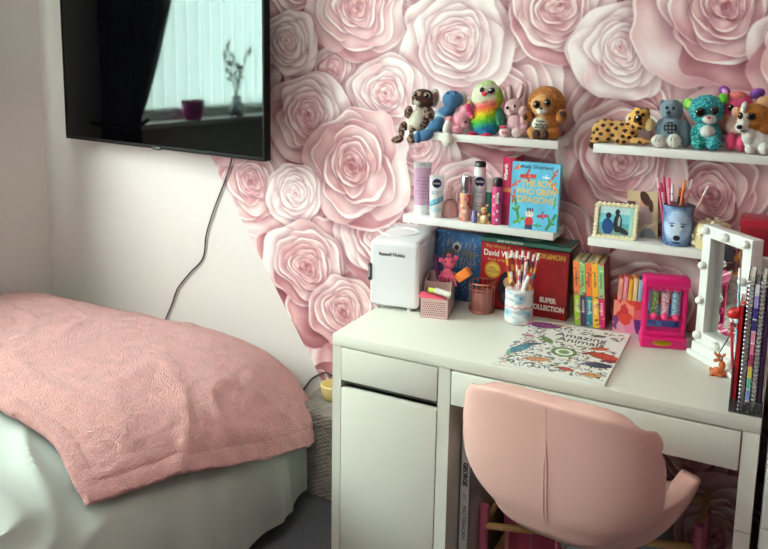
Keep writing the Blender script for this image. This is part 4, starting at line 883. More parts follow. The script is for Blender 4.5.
GL = M((206, 192, 140), .4)
text('Andy Shepherd', .0150, M((34, 40, 80), .5), b6, (.072, -.0010, .178), (1, 0, 0), (0, 0, 1), mtx=mt)
for s, z_, sz in (('THE BOY', .131, .024), ('WHO GREW', .108, .023), ('DRAGONS', .085, .025)): text(s, sz, GL, b6, (.074, -.0012, z_), (1, 0, 0), (0, 0, 1), mtx=mt, bold=.0010, sx=.88)

# ================================================================== LOWER RIGHT SHELF
# flower-rimmed photo frame
y_ = .402; TL, TR, BR2, BL2 = W(597, 202, y_+.012), W(639, 206.5, y_+.012), W(635, 241, y_), W(593.5, 236.5, y_)
pf = thing('framed_photo', 'small frame edged with cream flowers, holding a photo of two people by the sea', 'frame', (BL2+BR2)/2)
ex = (BR2-BL2); ey = TL-BL2; en = ex.cross(ey).normalized(); en = en if en.y < 0 else -en
MB().prism([BL2-en*.002, BR2-en*.002, BR2+ey-en*.002, BL2+ey-en*.002], -en*.006).build('frame_back', M((200, 190, 165), .5), pf, False)
U, V, C = canvas(120, 100, (120, 196, 206)); put(C, (V < .42)*1., (86, 168, 182)); put(C, (V > .75)*1., (190, 220, 222)); put(C, ell(U, V, .5, .05, .6, .25, 0, .2), (120, 160, 150)); put(C, (U > .9)*1., (160, 210, 200))
put(C, ell(U, V, .27, .28, .17, .30, .1, .05), (36, 74, 130)); put(C, ell(U, V, .27, .68, .085, .11, 0, .05), (40, 40, 56))
put(C, ell(U, V, .56, .42, .13, .34, 0, .05), (34, 42, 48)); put(C, ell(U, V, .60, .46, .04, .22, 0, .1), (170, 180, 180)); put(C, ell(U, V, .53, .82, .07, .11, 0, .05), (48, 42, 48)); put(C, ell(U, V, .68, .18, .26, .10, -.5, .1), (44, 48, 52))
P0 = BL2+ex*.10+ey*.12
panel('photograph', P0+en*.0005, ex*.80, ey*.78, C, PRINT_SATIN, pf)
b_ = .0
for k in range(34):
    t = k/34*4; s_ = int(t); f_ = t-s_; p = [BL2+ex*f_, BL2+ex+ey*f_, BL2+ex+ey-ex*f_, BL2+ey-ey*f_][s_]; p = p+(BL2+ex*.5+ey*.5-p)*.06+en*.003
    b = MB()
    for q in range(5): a = q*2*PI/5+k; b.ball(p+(ex.normalized()*math.cos(a)+ey.normalized()*math.sin(a))*.0036, (.0033, .0022, .0033), seg=8, rings=6)
    b.ball(p+en*.002, .0020, seg=8, rings=6); b.build('flower', M((236, 226, 190), .35), pf)
# leaning photo print
q0, q1, q2 = W(627, 243.5, .455), W(657.5, 247, .450), W(627.5, 190, .482); ex = q1-q0; ey = q2-q0; en = ex.cross(ey).normalized(); en = en if en.y < 0 else -en
pp = thing('photo_print', 'unframed photo of a person in a pale top, propped beside the wolf pot', 'photo', (q0+q1)/2)
MB().prism([q0, q1, q1+ey, q0+ey], -en*.0025).build('mount', M((222, 214, 196), .6), pp, False)
U, V, C = canvas(120, 170, (206, 182, 146)); put(C, (U < .30)*(V < .8), (92, 54, 50)); put(C, ell(U, V, .55, .52, .26, .26, -.3, .1), (176, 150, 150)); put(C, ell(U, V, .53, .80, .13, .10, 0, .1), (206, 152, 128)); put(C, ell(U, V, .60, .87, .19, .11, -.5, .1), (74, 46, 40)); put(C, ell(U, V, .78, .74, .08, .12, .2, .1), (84, 52, 44))
put(C, ell(U, V, .38, .62, .08, .22, .4, .2), (196, 160, 150)); put(C, ell(U, V, .66, .06, .36, .34, 0, .04), (190, 180, 160)); put(C, ell(U, V, .68, .04, .30, .29, 0, .06), (130, 142, 148)); put(C, ell(U, V, .80, .38, .16, .03, .3, .2), (226, 206, 190))
panel('photograph', q0+en*.0004, ex, ey, C, PRINT_SATIN, pp)
# wolf pot
c = Vector((W(675.5, 248, .415).x, .428, SZ3)); wp = thing('wolf_pot', 'blue pencil pot printed with a white wolf face on the lower right shelf', 'pot', c)
def wolf(U, V):
    C = np.ones((*U.shape, 3))*np.array((70, 96, 140.)); n1 = vnoise(U*4, V*2, 10, 1); C += ((n1-.5)*60)[..., None]; u = (U-.495)
    def e(cu, cv, ru, rv, rot, soft, col, a=1): put(C, ell(u, V, cu, cv, ru, rv, rot, soft), col, a)
    e(0, .50, .17, .46, 0, .25, (128, 156, 196)); e(-.11, .90, .045, .16, .3, .1, (110, 140, 184)); e(.11, .90, .045, .16, -.3, .1, (110, 140, 184)); e(0, .68, .10, .24, 0, .4, (176, 198, 224)); e(0, .38, .065, .26, 0, .3, (206, 218, 234))
    e(-.10, .40, .06, .20, .2, .5, (190, 208, 230)); e(.10, .40, .06, .20, -.2, .5, (150, 176, 214)); e(0, .22, .038, .07, 0, .15, (18, 20, 34)); e(-.055, .52, .020, .025, 0, .2, (26, 34, 60)); e(.055, .52, .020, .025, 0, .2, (26, 34, 60))
    e(-.06, .58, .035, .02, .3, .4, (84, 110, 156)); e(.06, .58, .035, .02, -.3, .4, (84, 110, 156)); e(0, .10, .05, .03, 0, .3, (60, 76, 110)); e(.17, .75, .03, .3, .1, .4, (150, 90, 120), .6)
    C += ((vnoise(U*8, V*3, 16, 7)-.5)*34)[..., None]; return C
plathe('pot_wall', c, [(.034, 0), (.0365, .002), (.0405, .104), (.0395, .106)], wolf, PRINT_SATIN, wp, 160, 90); MB().lathe(c, [(.0398, .1055), (.037, .10), (.031, .004), (0, .003), (0, 0), (.031, 0)]).build('pot_inside', M((60, 50, 70), .5), wp)
wpen = [(657.5, 177.5, (206, 90, 120), (240, 200, 210), 'pink capped'), (663.5, 176.5, (196, 60, 96), (226, 90, 130), 'deep pink'), (669, 178, (226, 130, 160), (214, 80, 120), 'rose'), (661, 183, (230, 226, 226), (200, 60, 96), 'white and pink'), (672.5, 184, (150, 40, 60), (240, 236, 236), 'red striped'), (680.5, 188, (40, 60, 64), (200, 110, 60), 'dark green'), (685, 180.5, (196, 100, 60), (214, 130, 70), 'copper'), (692, 179.5, (206, 130, 120), (236, 226, 220), 'dusty pink'), (708, 186, (206, 150, 140), (236, 226, 220), 'long pale pink')]
for k, (u, v, col, tip, nm) in enumerate(wpen):
    y_ = .428+(.012 if k % 2 else -.010); bu = 664+(u-657)*.42; stick('pen', nm+' pen standing in the wolf pot', 'pen', 'pens in the wolf pot', Vector((c.x+(W(bu, 215, y_).x-c.x)*.7, y_, SZ3+.008)), W(u, v, y_+.004), .0040 if k < 7 else .0028, col, tip, (col, (240, 238, 236)) if k == 4 else None, .16)
# cream ruffled pot
c = Vector((W(711, 246, .425).x, .432, SZ3)); cr = thing('flower_trinket_box', 'round cream trinket box covered in ruffled flowers behind the vanity mirror', 'box', c)
MB().lathe(c, [(0, 0), (.040, 0), (.044, .01), (.044, .05), (.036, .066), (0, .070)]).build('box_body', M((206, 186, 140), .5), cr)
for k in range(46):
    a = k*2.4; z_ = .008+.060*((k % 12)/11); r_ = .045-.018*max(0, (z_-.045)/.02); p = c+Vector((math.cos(a)*r_, math.sin(a)*r_, z_)); b = MB()
    for q in range(4): d_ = Vector((random.uniform(-1, 1), random.uniform(-1, 1), random.uniform(-1, 1)))*.0045; b.ball(p+d_, (.0055, .0042, .005), seg=8, rings=6)
    b.build('flower', M((236, 226, 200), .5), cr)
# red box
rx = thing('red_gift_box', 'dark red box with a lid at the right end of the lower shelf', 'box', (1.0, .44, SZ3))
MB().box((.957, .402, SZ3), (1.043, .482, SZ3+.070), .002).build('box_body', M((140, 18, 34), .35), rx); MB().box((.954, .399, SZ3+.070), (1.046, .485, SZ3+.092), .002).build('lid', M((156, 26, 44), .35), rx)

# ================================================================== SWIVEL CHAIR
chx, chy, chz = .679, .02, .425; CHR = math.radians(-6); CRM_ = Matrix.Translation((chx, chy, 0)) @ Matrix.Rotation(CHR, 4, 'Z') @ Matrix.Translation((-chx, -chy, 0))
ch_ = thing('swivel_chair', 'pale pink leather shell swivel chair pushed in at the desk, back to the room', 'chair', (chx, chy, FL))
prof = [(.215, .012, .12, .00), (.20, .000, .175, .02), (.15, -.004, .212, .075), (.08, -.010, .232, .145), (.01, -.012, .242, .178), (-.06, -.006, .240, .182), (-.125, .014, .212, .130), (-.178, .048, .125, .03), (-.192, .075, .135, .03), (-.205, .11, .175, .045), (-.213, .16, .206, .060), (-.218, .21, .214, .062), (-.222, .255, .215, .062), (-.225, .295, .213, .060), (-.228, .33, .207, .056), (-.2305, .351, .202, .052), (-.2325, .370, .192, .048)]
def catm(A, n):
    A = np.array(A, float); x = np.arange(len(A)); xs = np.linspace(0, len(A)-1, n); out = np.zeros((n, A.shape[1]))
    for i, t in enumerate(xs):
        k = min(int(t), len(A)-2); f_ = t-k; p = [A[max(0, min(len(A)-1, k+q))] for q in (-1, 0, 1, 2)]
        out[i] = .5*(2*p[1]+(p[2]-p[0])*f_+(2*p[0]-5*p[1]+4*p[2]-p[3])*f_**2+(3*p[1]-p[0]-3*p[2]+p[3])*f_**3)
    return out
pr = catm(prof, 90); P = np.zeros((90, 61, 3))
for i in range(90):
    y, z, hw, cu_ = pr[i]; a = pr[max(0, i-1)]; b = pr[min(89, i+1)]; ty, tz = b[0]-a[0], b[1]-a[1]; L = math.hypot(ty, tz); ny, nz = tz/L, -ty/L   # interior normal
    for j in range(61):
        t = (j/30-1); s_ = math.sin(t*PI/2); cc = abs(t)**2.6
        P[i, j] = (chx+hw*(s_*.55+t*.45), chy+y+ny*cu_*cc, chz+z+nz*cu_*cc-((z-.075)*.20*abs(t)**4.2 if y < -.19 else 0))
LEA = mat('pale_pink_leather', (218, 172, 162), .45, spec=.4, bump=(420, .12, .0008))
P = P.reshape(-1, 3); ca_, sa_ = math.cos(CHR), math.sin(CHR); Q = P-np.array((chx, chy, 0)); P = np.stack([chx+Q[:, 0]*ca_-Q[:, 1]*sa_, chy+Q[:, 0]*sa_+Q[:, 1]*ca_, P[:, 2]], 1).reshape(90, 61, 3)
sh = link('seat_shell', grid_mesh('seat_shell', P), LEA, ch_, True, 80)
md = sh.modifiers.new('thickness', 'SOLIDIFY'); md.thickness = .046; md.offset = 0; md.use_even_offset = False; md = sh.modifiers.new('merge', 'REMESH'); md.mode = 'VOXEL'; md.voxel_size = .0042; md.use_smooth_shade = True; md = sh.modifiers.new('soften', 'SMOOTH'); md.iterations = 14; md.factor = .6
# seam up the middle of the back and the piping seam along the edges
mid = [(chx-.002, chy+pr[i][0]-.0222, chz+pr[i][1]) for i in range(44, 88, 2)]
MB(CRM_).tube([Vector(p) for p in mid[8:]], .0014, 6).build('back_seam', mat('seam_pink', (196, 142, 132), .5), ch_)
for dx in (-.0045, .0028): MB(CRM_).tube([Vector(p)+Vector((dx*min(1, (12-i)/3 if i > 9 else 1), -.0005, 0)) for i, p in enumerate(mid[:14])], [.0012]+[.0024]*11+[.0016, .0008], 6).build('piping', LEA, ch_)
MB().cyl((chx, chy, chz-.02), (chx, chy, chz-.06), .085, .05, 28).build('seat_plate', M((150, 152, 156), .3, metal=1), ch_)
MB().cyl((chx, chy-.02, FL+.09), (chx, chy-.02, chz-.02), .026, seg=24).build('gas_column', M((210, 212, 216), .12, metal=1), ch_)
for k in range(5):
    a = k*2*PI/5+.3; e = Vector((chx+.24*math.cos(a), chy+.24*math.sin(a), FL+.065)); b = MB().tube([(chx, chy, FL+.10), (chx+.12*math.cos(a), chy+.12*math.sin(a), FL+.092), e], [.022, .017, .011], 12); lg = b.build('leg', M((205, 207, 212), .15, metal=1), ch_)
    MB().cyl(e-Vector((math.sin(a), -math.cos(a), 0))*.012-Vector((0, 0, .037)), e+Vector((math.sin(a), -math.cos(a), 0))*.012-Vector((0, 0, .037)), .0265).build('castor', M((30, 30, 32), .4), lg)

# ================================================================== UNDER THE DESK
# tall book standing at the left
xs = .3455; t = thing('atlas_book', 'tall white spined book standing on end in the knee space against the cupboard', 'book', (xs+.013, .2, FL))
MB().box((xs, .09, FL), (xs+.028, .092, .532)).build('spine', M((206, 208, 206), .4), t, False); b = MB().box((xs, .09, FL), (xs+.002, .38, .532)).box((xs+.026, .09, FL), (xs+.028, .38, .532)); b.build('cover', M((196, 196, 192), .4), t, False)
MB().box((xs+.002, .092, FL+.002), (xs+.026, .375, .528)).build('pages', PAGES, t, False)
text('GEORGE', .0170, M((50, 50, 52), .5), t, (xs+.014, .0893, .395), (0, 0, -1), (1, 0, 0), bold=.0008); text('ST.', .0130, M((90, 90, 92), .5), t, (xs+.014, .0893, .330), (0, 0, -1), (1, 0, 0)); text('MATTERHORN', .0150, M((80, 80, 82), .5), t, (xs+.014, .0893, .255), (0, 0, -1), (1, 0, 0))
t = thing('guitar_case', 'dark brown case standing behind the white spined book under the desk', 'case', (.415, .42, FL))
MB().box((.376, .37, FL), (.455, .47, .56), .02, 4).build('case_body', mat('dark_brown_leather', (66, 44, 28), .45, var=.4, vscale=14), t)
for z_ in (.2, .4): MB().box((.374, .366, z_), (.457, .371, z_+.012), .002).build('strap', M((110, 84, 40), .4), t)
# doll bed of pink posts and wooden rails
PP_ = mat('pink_painted_wood', (196, 104, 130), .5); WD = mat('natural_wood', (206, 168, 112), .5, var=.12, vscale=30)
db = thing('doll_bed', 'pink and natural wood doll bed under the desk, seen below the chair', 'toy bed', (.66, .25, FL))
for x in (.386, .936):
    for y in (.18, .42): MB().cyl((x, y, FL), (x, y, FL+.225 if x < .5 else (FL+.335 if y < .3 else FL+.24)), .013, seg=20).build('post', PP_, db)
for x in (.386, .936):
    MB().cyl((x, .18, FL+.30 if x > .5 else FL+.17), (x, .42, FL+.30 if x > .5 else FL+.17), .009).build('end_rail', WD, db)
for y in (.18, .42):
    MB().cyl((.386, y, FL+.165), (.936, y, FL+.275), .0095).build('side_rail', WD, db); MB().cyl((.386, y, FL+.05), (.936, y, FL+.05), .0095).build('side_rail', WD, db)
for k in range(7):
    x = .386+.55*(k+1)/8; MB().cyl((x, .18, FL+.05), (x, .18, FL+.165+.11*(k+1)/8), .0055, seg=12).build('slat', PP_, db)
MB().box((.395, .19, FL+.04), (.927, .41, FL+.055), .003).build('bed_board', WD, db)
t = thing('pink_bowl', 'pink basket with an orange rim inside the doll bed under the desk', 'basket', (.50, .30, FL+.056))
MB().lathe((.50, .30, FL+.056), [(0, 0), (.07, 0), (.088, .07), (.092, .125), (.086, .125), (.082, .07), (.065, .006), (0, .006)]).build('bowl_body', M((206, 96, 130), .5), t)
MB().tube([(.50+.09*math.cos(a), .30+.09*math.sin(a), FL+.183) for a in np.linspace(0, 2*PI, 33)[:-1]], .006, 8, closed=True).build('rim', M((160, 84, 50), .5), t)
def bag(name, label, c, r, col, seed):
    b = bmesh.new(); bmesh.ops.create_icosphere(b, subdivisions=5, radius=1)
    for v in b.verts:
        n = v.co.normalized(); q = 1-abs(noise.noise(n*2.2+Vector((seed, 0, 0))))*1.6; w2 = 1-abs(noise.noise(n*5+Vector((seed, 3, 0))))*1.6
        s_ = .80+.16*q+.08*w2; v.co = Vector((n.x*r[0]*s_, n.y*r[1]*s_, max(n.z, -.82)*r[2]*s_))
    me = bpy.data.meshes.new(name); b.to_mesh(me); b.free(); me.transform(Matrix.Translation(c)); return tag(link(name, me, mat('crinkled_plastic_%d' % seed, col, .35, spec=.5, bump=(60, .4, .004)), None, True, 80), label, 'bag')
bag('plastic_bag', 'pale crinkled plastic bag in the doll bed beside the chair post', (.655, .30, FL+.135), (.085, .09, .08), (214, 220, 216), 1)
bag('carrier_bag', 'grey crinkled carrier bag in the doll bed to the right of the chair post', (.81, .30, FL+.135), (.085, .09, .09), (150, 156, 158), 2)

# ================================================================== SOFT TOYS ON THE UPPER SHELVES
VOX = .0017
def plush(name, label, cat, group, y0, blobs, extras=None, fn=None, fur=.0011, sc=1.0):
    """blobs: (u, v, ru, rv, rot, dy, ry, colour[, dz]) in photo pixels around the plane y0; colour = rgb"""
    info = []; b = MB()
    for bl_ in blobs:
        u, v, ru, rv, rot, dy, ry, col = bl_[:8]; y = y0+dy; s_ = PXM(u, v, y); c = W(u, v, y); R = Matrix.Rotation(math.radians(rot), 4, 'Y')
        rad = (ru/s_, ry/s_, rv/s_); b.ball(c, rad, R, 20, 14); info.append((np.array(c), np.array(R.to_3x3()), np.array(rad), np.array(col, float)))
    me = bpy.data.meshes.new('t'); b.bm.to_mesh(me); b.bm.free(); ob = bpy.data.objects.new('t', me); COL.objects.link(ob)
    rm = ob.modifiers.new('r', 'REMESH'); rm.mode = 'VOXEL'; rm.voxel_size = VOX
    sm = ob.modifiers.new('s', 'SMOOTH'); sm.iterations = 3; sm.factor = .5
    m2 = bpy.data.meshes.new_from_object(ob.evaluated_get(bpy.context.evaluated_depsgraph_get())); bpy.data.objects.remove(ob)
    n = len(m2.vertices); co = np.empty(n*3, 'f'); m2.vertices.foreach_get('co', co); co = co.reshape(-1, 3).astype(float); no = np.empty(n*3, 'f'); m2.vertex_normals.foreach_get('vector', no); no = no.reshape(-1, 3)
    Dm = np.stack([np.linalg.norm(((co-c) @ R)/rad, axis=1) for c, R, rad, _ in info], 1)
    Wt = np.exp(-(Dm-Dm.min(1, keepdims=True))*26); Wt /= Wt.sum(1, keepdims=True); C = Wt @ np.array([i[3] for i in info])
    r = np.random.default_rng(len(name)); amp = np.array([noise.noise(Vector(p)*420)+.5*noise.noise(Vector(p)*900) for p in co])
    C *= (1+.10*amp+.05*(r.random(n)-.5))[:, None]
    if fn is not None: C = fn(co, C, np.argmin(Dm, 1))
    m2.vertices.foreach_set('co', (co+no*(fur*amp)[:, None]).astype('f').reshape(-1)); m2.update()
    base = Vector((float(co[:, 0].mean()), y0, float(co[:, 2].min())))
    t = thing(name, label, cat, base, group); colour(m2, C); m2.materials.clear(); link('plush_body', m2, PLUSH, t, True, 180)
    for e in (extras or []):
        kind, u, v, ru, rv, rot, y, col = e[:8]; p = W(u, v, y); s_ = PXM(u, v, y); R = Matrix.Rotation(math.radians(rot), 4, 'Y'); th = e[8] if len(e) > 8 else .35*min(ru, rv)
        gl_ = kind in ('eye', 'pupil', 'nose'); o = MB().ball(p, (ru/s_, th/s_, rv/s_), R, 18, 12).build(kind, M(col, .12 if gl_ else .8), t)
        if kind == 'eye' and ru > 2.2: MB().ball(W(u-.28*ru, v-.30*rv, y-th/s_*1.0), (ru*.22/s_, .0006, ru*.22/s_), seg=10, rings=6).build('catch_light', M((245, 245, 245), .2), o)
    return t
G1 = 'soft toys on the upper left shelf'; G2 = 'soft toys on the upper right shelf'
def pats(co, f, off=0): return np.array([noise.noise(Vector(p)*f+Vector((off, 0, 0))) for p in co])
BK = (16, 14, 16)
# 1 brown and cream lemur
BRN = (76, 42, 32); CRM = (226, 218, 200)
def f1(co, C, k):
    st = pats(co, 150)*2.2+.35; m_ = np.isin(k, (2, 3, 4, 5, 6, 7, 8)) & (st > .45); C[m_] = C[m_]*.35+np.array((196, 176, 156))*.65; return C
Y = .418
plush('lemur_toy', 'brown and cream lemur soft toy with a dark eye mask', 'soft toy', None, Y,
 [(423.5, 98.5, 12.5, 9.5, 8, 0, 10, BRN), (418, 121, 9.5, 13.5, 18, 0, 9, CRM), (408.5, 112, 4.2, 6.5, 12, -.014, 4.5, BRN), (429, 113, 5, 9, -30, -.006, 5, BRN), (424, 123, 4.5, 10, 35, -.004, 6, BRN), (403, 129, 4.2, 8, 12, -.012, 4.5, BRN), (397.5, 139.5, 6.8, 3.8, -14, -.022, 4.2, BRN), (411.5, 139, 4.6, 5, 0, -.044, 4.2, BRN), (412.5, 133, 4, 5, 10, -.030, 4.2, BRN), (413, 128, 4.5, 5, 20, -.014, 4.5, (170, 140, 120)), (434.5, 98, 5, 9.5, 8, .008, 4, (214, 200, 190)), (418.5, 101.5, 5.2, 4.4, 0, -.016, 5, CRM), (420, 94, 3.0, 2.4, 20, -.020, 4, (190, 160, 140)), (415.5, 94, 3.4, 3.6, 0, -.018, 3, (210, 196, 180)), (426.5, 96, 3.8, 3.6, 0, -.018, 3, (206, 190, 174)), (413, 100, 2, 5, 0, -.006, 4, CRM)],
 [('eye', 415.2, 94, 2.4, 2.5, 0, Y-.0285, BK, 1.5), ('eye', 426.3, 95.8, 2.8, 2.8, 0, Y-.0285, BK, 1.5), ('nose', 417, 99.6, 1.7, 1.2, 0, Y-.031, (60, 34, 30), 1.2), ('ear', 434.8, 98, 2.8, 6.2, 8, Y-.006, (120, 90, 80), 1.2)], f1)
# 2 blue bear
BL_ = (74, 120, 162)
Y = .432
plush('blue_bear_toy', 'blue bear soft toy in a white top slumped with its face turned up', 'soft toy', None, Y,
 [(452.5, 99.5, 10.2, 9.2, 0, 0, 9.5, BL_), (447, 95.5, 3, 2.6, 0, -.012, 3, BL_), (456, 94, 3, 2.6, 0, -.012, 3, BL_), (446, 112, 10.5, 6, -25, 0, 9, BL_), (442, 118, 9, 9, -30, -.002, 9, (206, 222, 230)), (435, 126, 9, 5.8, -38, -.034, 6, BL_), (425.5, 135, 9, 5.8, -22, -.056, 6, BL_), (440, 121, 6, 6, 0, -.018, 6, BL_), (444, 128, 6, 6, 0, 0, 8, (54, 100, 150)), (418.5, 137, 4.0, 6.2, 6, -.062, 5.5, BL_), (463, 98, 4.5, 7, 0, .016, 3, (210, 200, 196))],
 [('eye', 448, 93.4, 1.3, 1.1, 0, Y-.020, BK, 1), ('eye', 455.6, 92.4, 1.3, 1.1, 0, Y-.020, BK, 1)], lambda co, C, k: np.where(((k == 4) & (pats(co, 130) > .12))[:, None], np.array((150, 190, 215)), C))
# 3 pink unicorn
PKK = (232, 158, 172); Y = .408
plush('unicorn_toy', 'pale pink unicorn soft toy lying head first with white legs over the shelf edge', 'soft toy', None, Y,
 [(462, 119, 9.5, 8, -38, -.006, 8, PKK), (457, 128.5, 8, 6, -12, -.010, 7, PKK), (466, 110, 6, 5.5, 0, -.004, 6, (234, 160, 176)), (449.5, 120.5, 4.6, 4.4, 0, -.016, 4.5, (228, 148, 160)), (447.5, 128, 4.6, 8.5, 10, -.024, 5, (240, 232, 226)), (447.5, 140, 6.2, 6.6, 0, -.034, 5.5, (238, 234, 222)), (469, 108.5, 3, 5.5, -20, -.012, 4, (208, 60, 108)), (470.5, 114, 3, 3, 0, -.014, 3, (214, 70, 116)), (465, 124, 5, 4, -20, -.012, 5, (240, 176, 186)), (470, 106, 2.6, 3, 0, 0, 3, (236, 170, 180)), (472, 117, 2.2, 2.2, 0, -.016, 2.2, (240, 150, 110))],
 [('eye', 465.6, 122.2, 1.5, 1.1, -20, Y-.0275, BK, 1), ('horn', 468.5, 104.5, 1.6, 4, 14, Y-.004, (244, 206, 120), 1.6)])
# 4 rainbow owl
def f4(co, C, k):
    z = co[:, 2]; z0, z1 = z.min(), z.max(); t = (z-z0)/(z1-z0); x = (co[:, 0]-co[:, 0].mean())/(co[:, 0].max()-co[:, 0].min()); t2 = t+.16*(-x)*(t > .15)+pats(co, 120)*.04
    S_ = [(.0, (206, 40, 90)), (.07, (206, 40, 90)), (.09, (40, 130, 160)), (.17, (40, 130, 200)), (.26, (50, 180, 130)), (.34, (120, 200, 50)), (.43, (240, 220, 40)), (.50, (250, 150, 60)), (.57, (240, 96, 100)), (.62, (244, 150, 130)), (.68, (240, 236, 206)), (.88, (240, 238, 214)), (1.0, (170, 210, 120))]
    xs = [a[0] for a in S_]; out = np.stack([np.interp(np.clip(t2, 0, 1), xs, [a[1][q] for a in S_]) for q in range(3)], 1)
    g = np.clip((x-.27)*9, 0, 1)[:, None]*(t > .10)[:, None]; gc = np.where((t > .72)[:, None], np.array((150, 200, 60)), np.array((50, 160, 90))); gc = np.where(((t > .55) & (t < .72))[:, None], np.array((200, 216, 50)), gc)
    out = out*(1-g)+gc*g; feet = (k >= 4) & (k <= 5); out[feet] = (214, 40, 92); out[k == 3] = (70, 150, 120); return out*(1+.16*pats(co, 500))[:, None]
Y = .425
plush('owl_toy', 'round rainbow owl soft toy with a white face and pink feet', 'soft toy', None, Y,
 [(487.5, 97, 16, 15, 6, 0, 13, (240, 236, 210)), (485.5, 121, 16, 16.5, 0, 0, 13, (120, 200, 60)), (488, 109, 13, 9, 0, -.004, 12, (240, 120, 100)), (500.5, 118, 4.5, 10.5, -14, -.002, 8, (70, 150, 120)), (472.5, 135.2, 5.4, 3.6, 0, -.024, 5, (214, 40, 92)), (486.5, 136, 5.8, 3.4, 0, -.024, 5, (214, 40, 92)), (489, 83.5, 7, 3, 0, 0, 5, (200, 220, 140))],
 [('eye', 481.8, 89.8, 2.2, 2.8, 20, Y-.035, (30, 34, 40), 1.6), ('eye', 491.2, 90.6, 4.2, 2.9, -16, Y-.035, (26, 26, 34), 1.8), ('nose', 484.3, 93.6, 3.0, 2.6, 0, Y-.040, (196, 50, 70), 2)], f4, .0022)
# 5 bunny
BN = (214, 176, 178); Y = .425
plush('bunny_toy', 'dusky pink bunny soft toy with long upright ears between the owl and the lion', 'soft toy', None, Y,
 [(514, 108.5, 9.6, 9.6, 0, 0, 9, BN), (508.8, 92.5, 4.4, 8.8, -8, .004, 3.4, (200, 164, 164)), (519.8, 91.5, 4.4, 9.2, 14, .004, 3.4, (206, 170, 170)), (516.5, 123, 9, 11.5, 0, 0, 9, (216, 170, 176)), (523, 111, 4.2, 5.2, 10, -.020, 4.5, (226, 186, 186)), (524.5, 120, 4, 7, 0, -.010, 5, (212, 168, 172)), (504.5, 132.8, 5.8, 5, 0, -.026, 5.5, (232, 200, 200)), (517, 132.8, 5.6, 5, 0, -.026, 5.5, (234, 204, 202)), (524.5, 130, 5, 6, 0, -.010, 6, (208, 160, 168)), (512, 112, 5, 4, 0, -.012, 6, (222, 190, 188))],
 [('eye', 507.3, 107.8, 1.3, 1.6, 0, Y-.026, BK, 1), ('eye', 514.6, 106, 1.3, 1.6, 0, Y-.027, BK, 1), ('nose', 510.4, 110.6, 1.3, .8, 0, Y-.031, (206, 120, 130), .8), ('ear', 508.8, 93, 2, 6.2, -8, Y-.0075, (228, 196, 196), .8), ('ear', 519.8, 92, 2, 6.6, 14, Y-.0075, (228, 196, 196), .8), ('pad', 502.5, 132.4, 1.0, 1.0, 0, Y-.0435, (190, 90, 110), .6), ('pad', 506, 132.6, 1.0, 1.0, 0, Y-.0435, (190, 90, 110), .6), ('ribbon', 503, 126.8, 4, 1.4, -10, Y-.036, (196, 50, 90), 1.4)])
# 6 lion
OR = (178, 112, 58)
def f6(co, C, k):
    m_ = (k == 0); C[m_] *= (1+.35*pats(co[m_], 260)+.15*pats(co[m_], 700))[:, None]; return C
Y = .425; LF = (220, 164, 104)
t = plush('lion_toy', 'shaggy orange lion soft toy with ZOO on its white tummy', 'soft toy', None, Y,
 [(546.5, 104.5, 19.5, 18.5, 0, .010, 10, OR), (542.5, 105.5, 11.5, 11, 0, -.012, 9, LF), (545.5, 126, 14, 14, 0, 0, 11, (196, 128, 66)), (541, 124.5, 9, 8, 0, -.014, 9, (240, 232, 216)), (542, 110.5, 5.6, 4.6, 0, -.026, 6, (242, 234, 220)), (526.8, 116, 5.4, 6.4, -10, -.014, 5, (196, 126, 60)), (561.5, 116, 5.4, 7, 14, -.012, 5, (190, 122, 58)), (533.5, 132.5, 6, 6.6, 0, -.022, 6, (206, 142, 80)), (552, 133, 9, 6.6, 0, -.012, 8, (196, 126, 66)), (541.5, 133, 7, 5, 0, -.020, 6, (206, 142, 80))],
 [('eye', 536.6, 104.6, 3.8, 4.3, 0, Y-.0365, (96, 52, 24), 1.5), ('pupil', 536.6, 104.6, 2.6, 3.0, 0, Y-.0405, BK, 1.0), ('eye', 547.4, 102.8, 3.8, 4.3, 0, Y-.0365, (96, 52, 24), 1.5), ('pupil', 547.4, 102.8, 2.6, 3.0, 0, Y-.0405, BK, 1.0), ('nose', 540.8, 108.4, 1.8, 1.2, 0, Y-.0445, (40, 26, 24), 1.2), ('paw_pad', 536, 134, 3.9, 4.7, 0, Y-.0405, (62, 34, 26), 2.2), ('paw_pad', 544.5, 134, 3.9, 4.7, 0, Y-.0405, (62, 34, 26), 2.2), ('paw_pad', 525, 117, 2.0, 3.2, -14, Y-.0300, (70, 38, 26), 1.5), ('paw_pad', 562.5, 113.8, 3.2, 2.8, 20, Y-.0280, (60, 32, 24), 1.5)], f6, .0020)
text('ZOO', .0165, M((44, 60, 50), .6), t, W(541, 126.3, Y-.0425), (1, -.12, 0), (0, 0, 1), bold=.0007); text('London', .0080, M((44, 60, 50), .6), t, W(540.5, 121, Y-.0415), (1, -.12, 0), (0, 0, 1), bold=.0004)
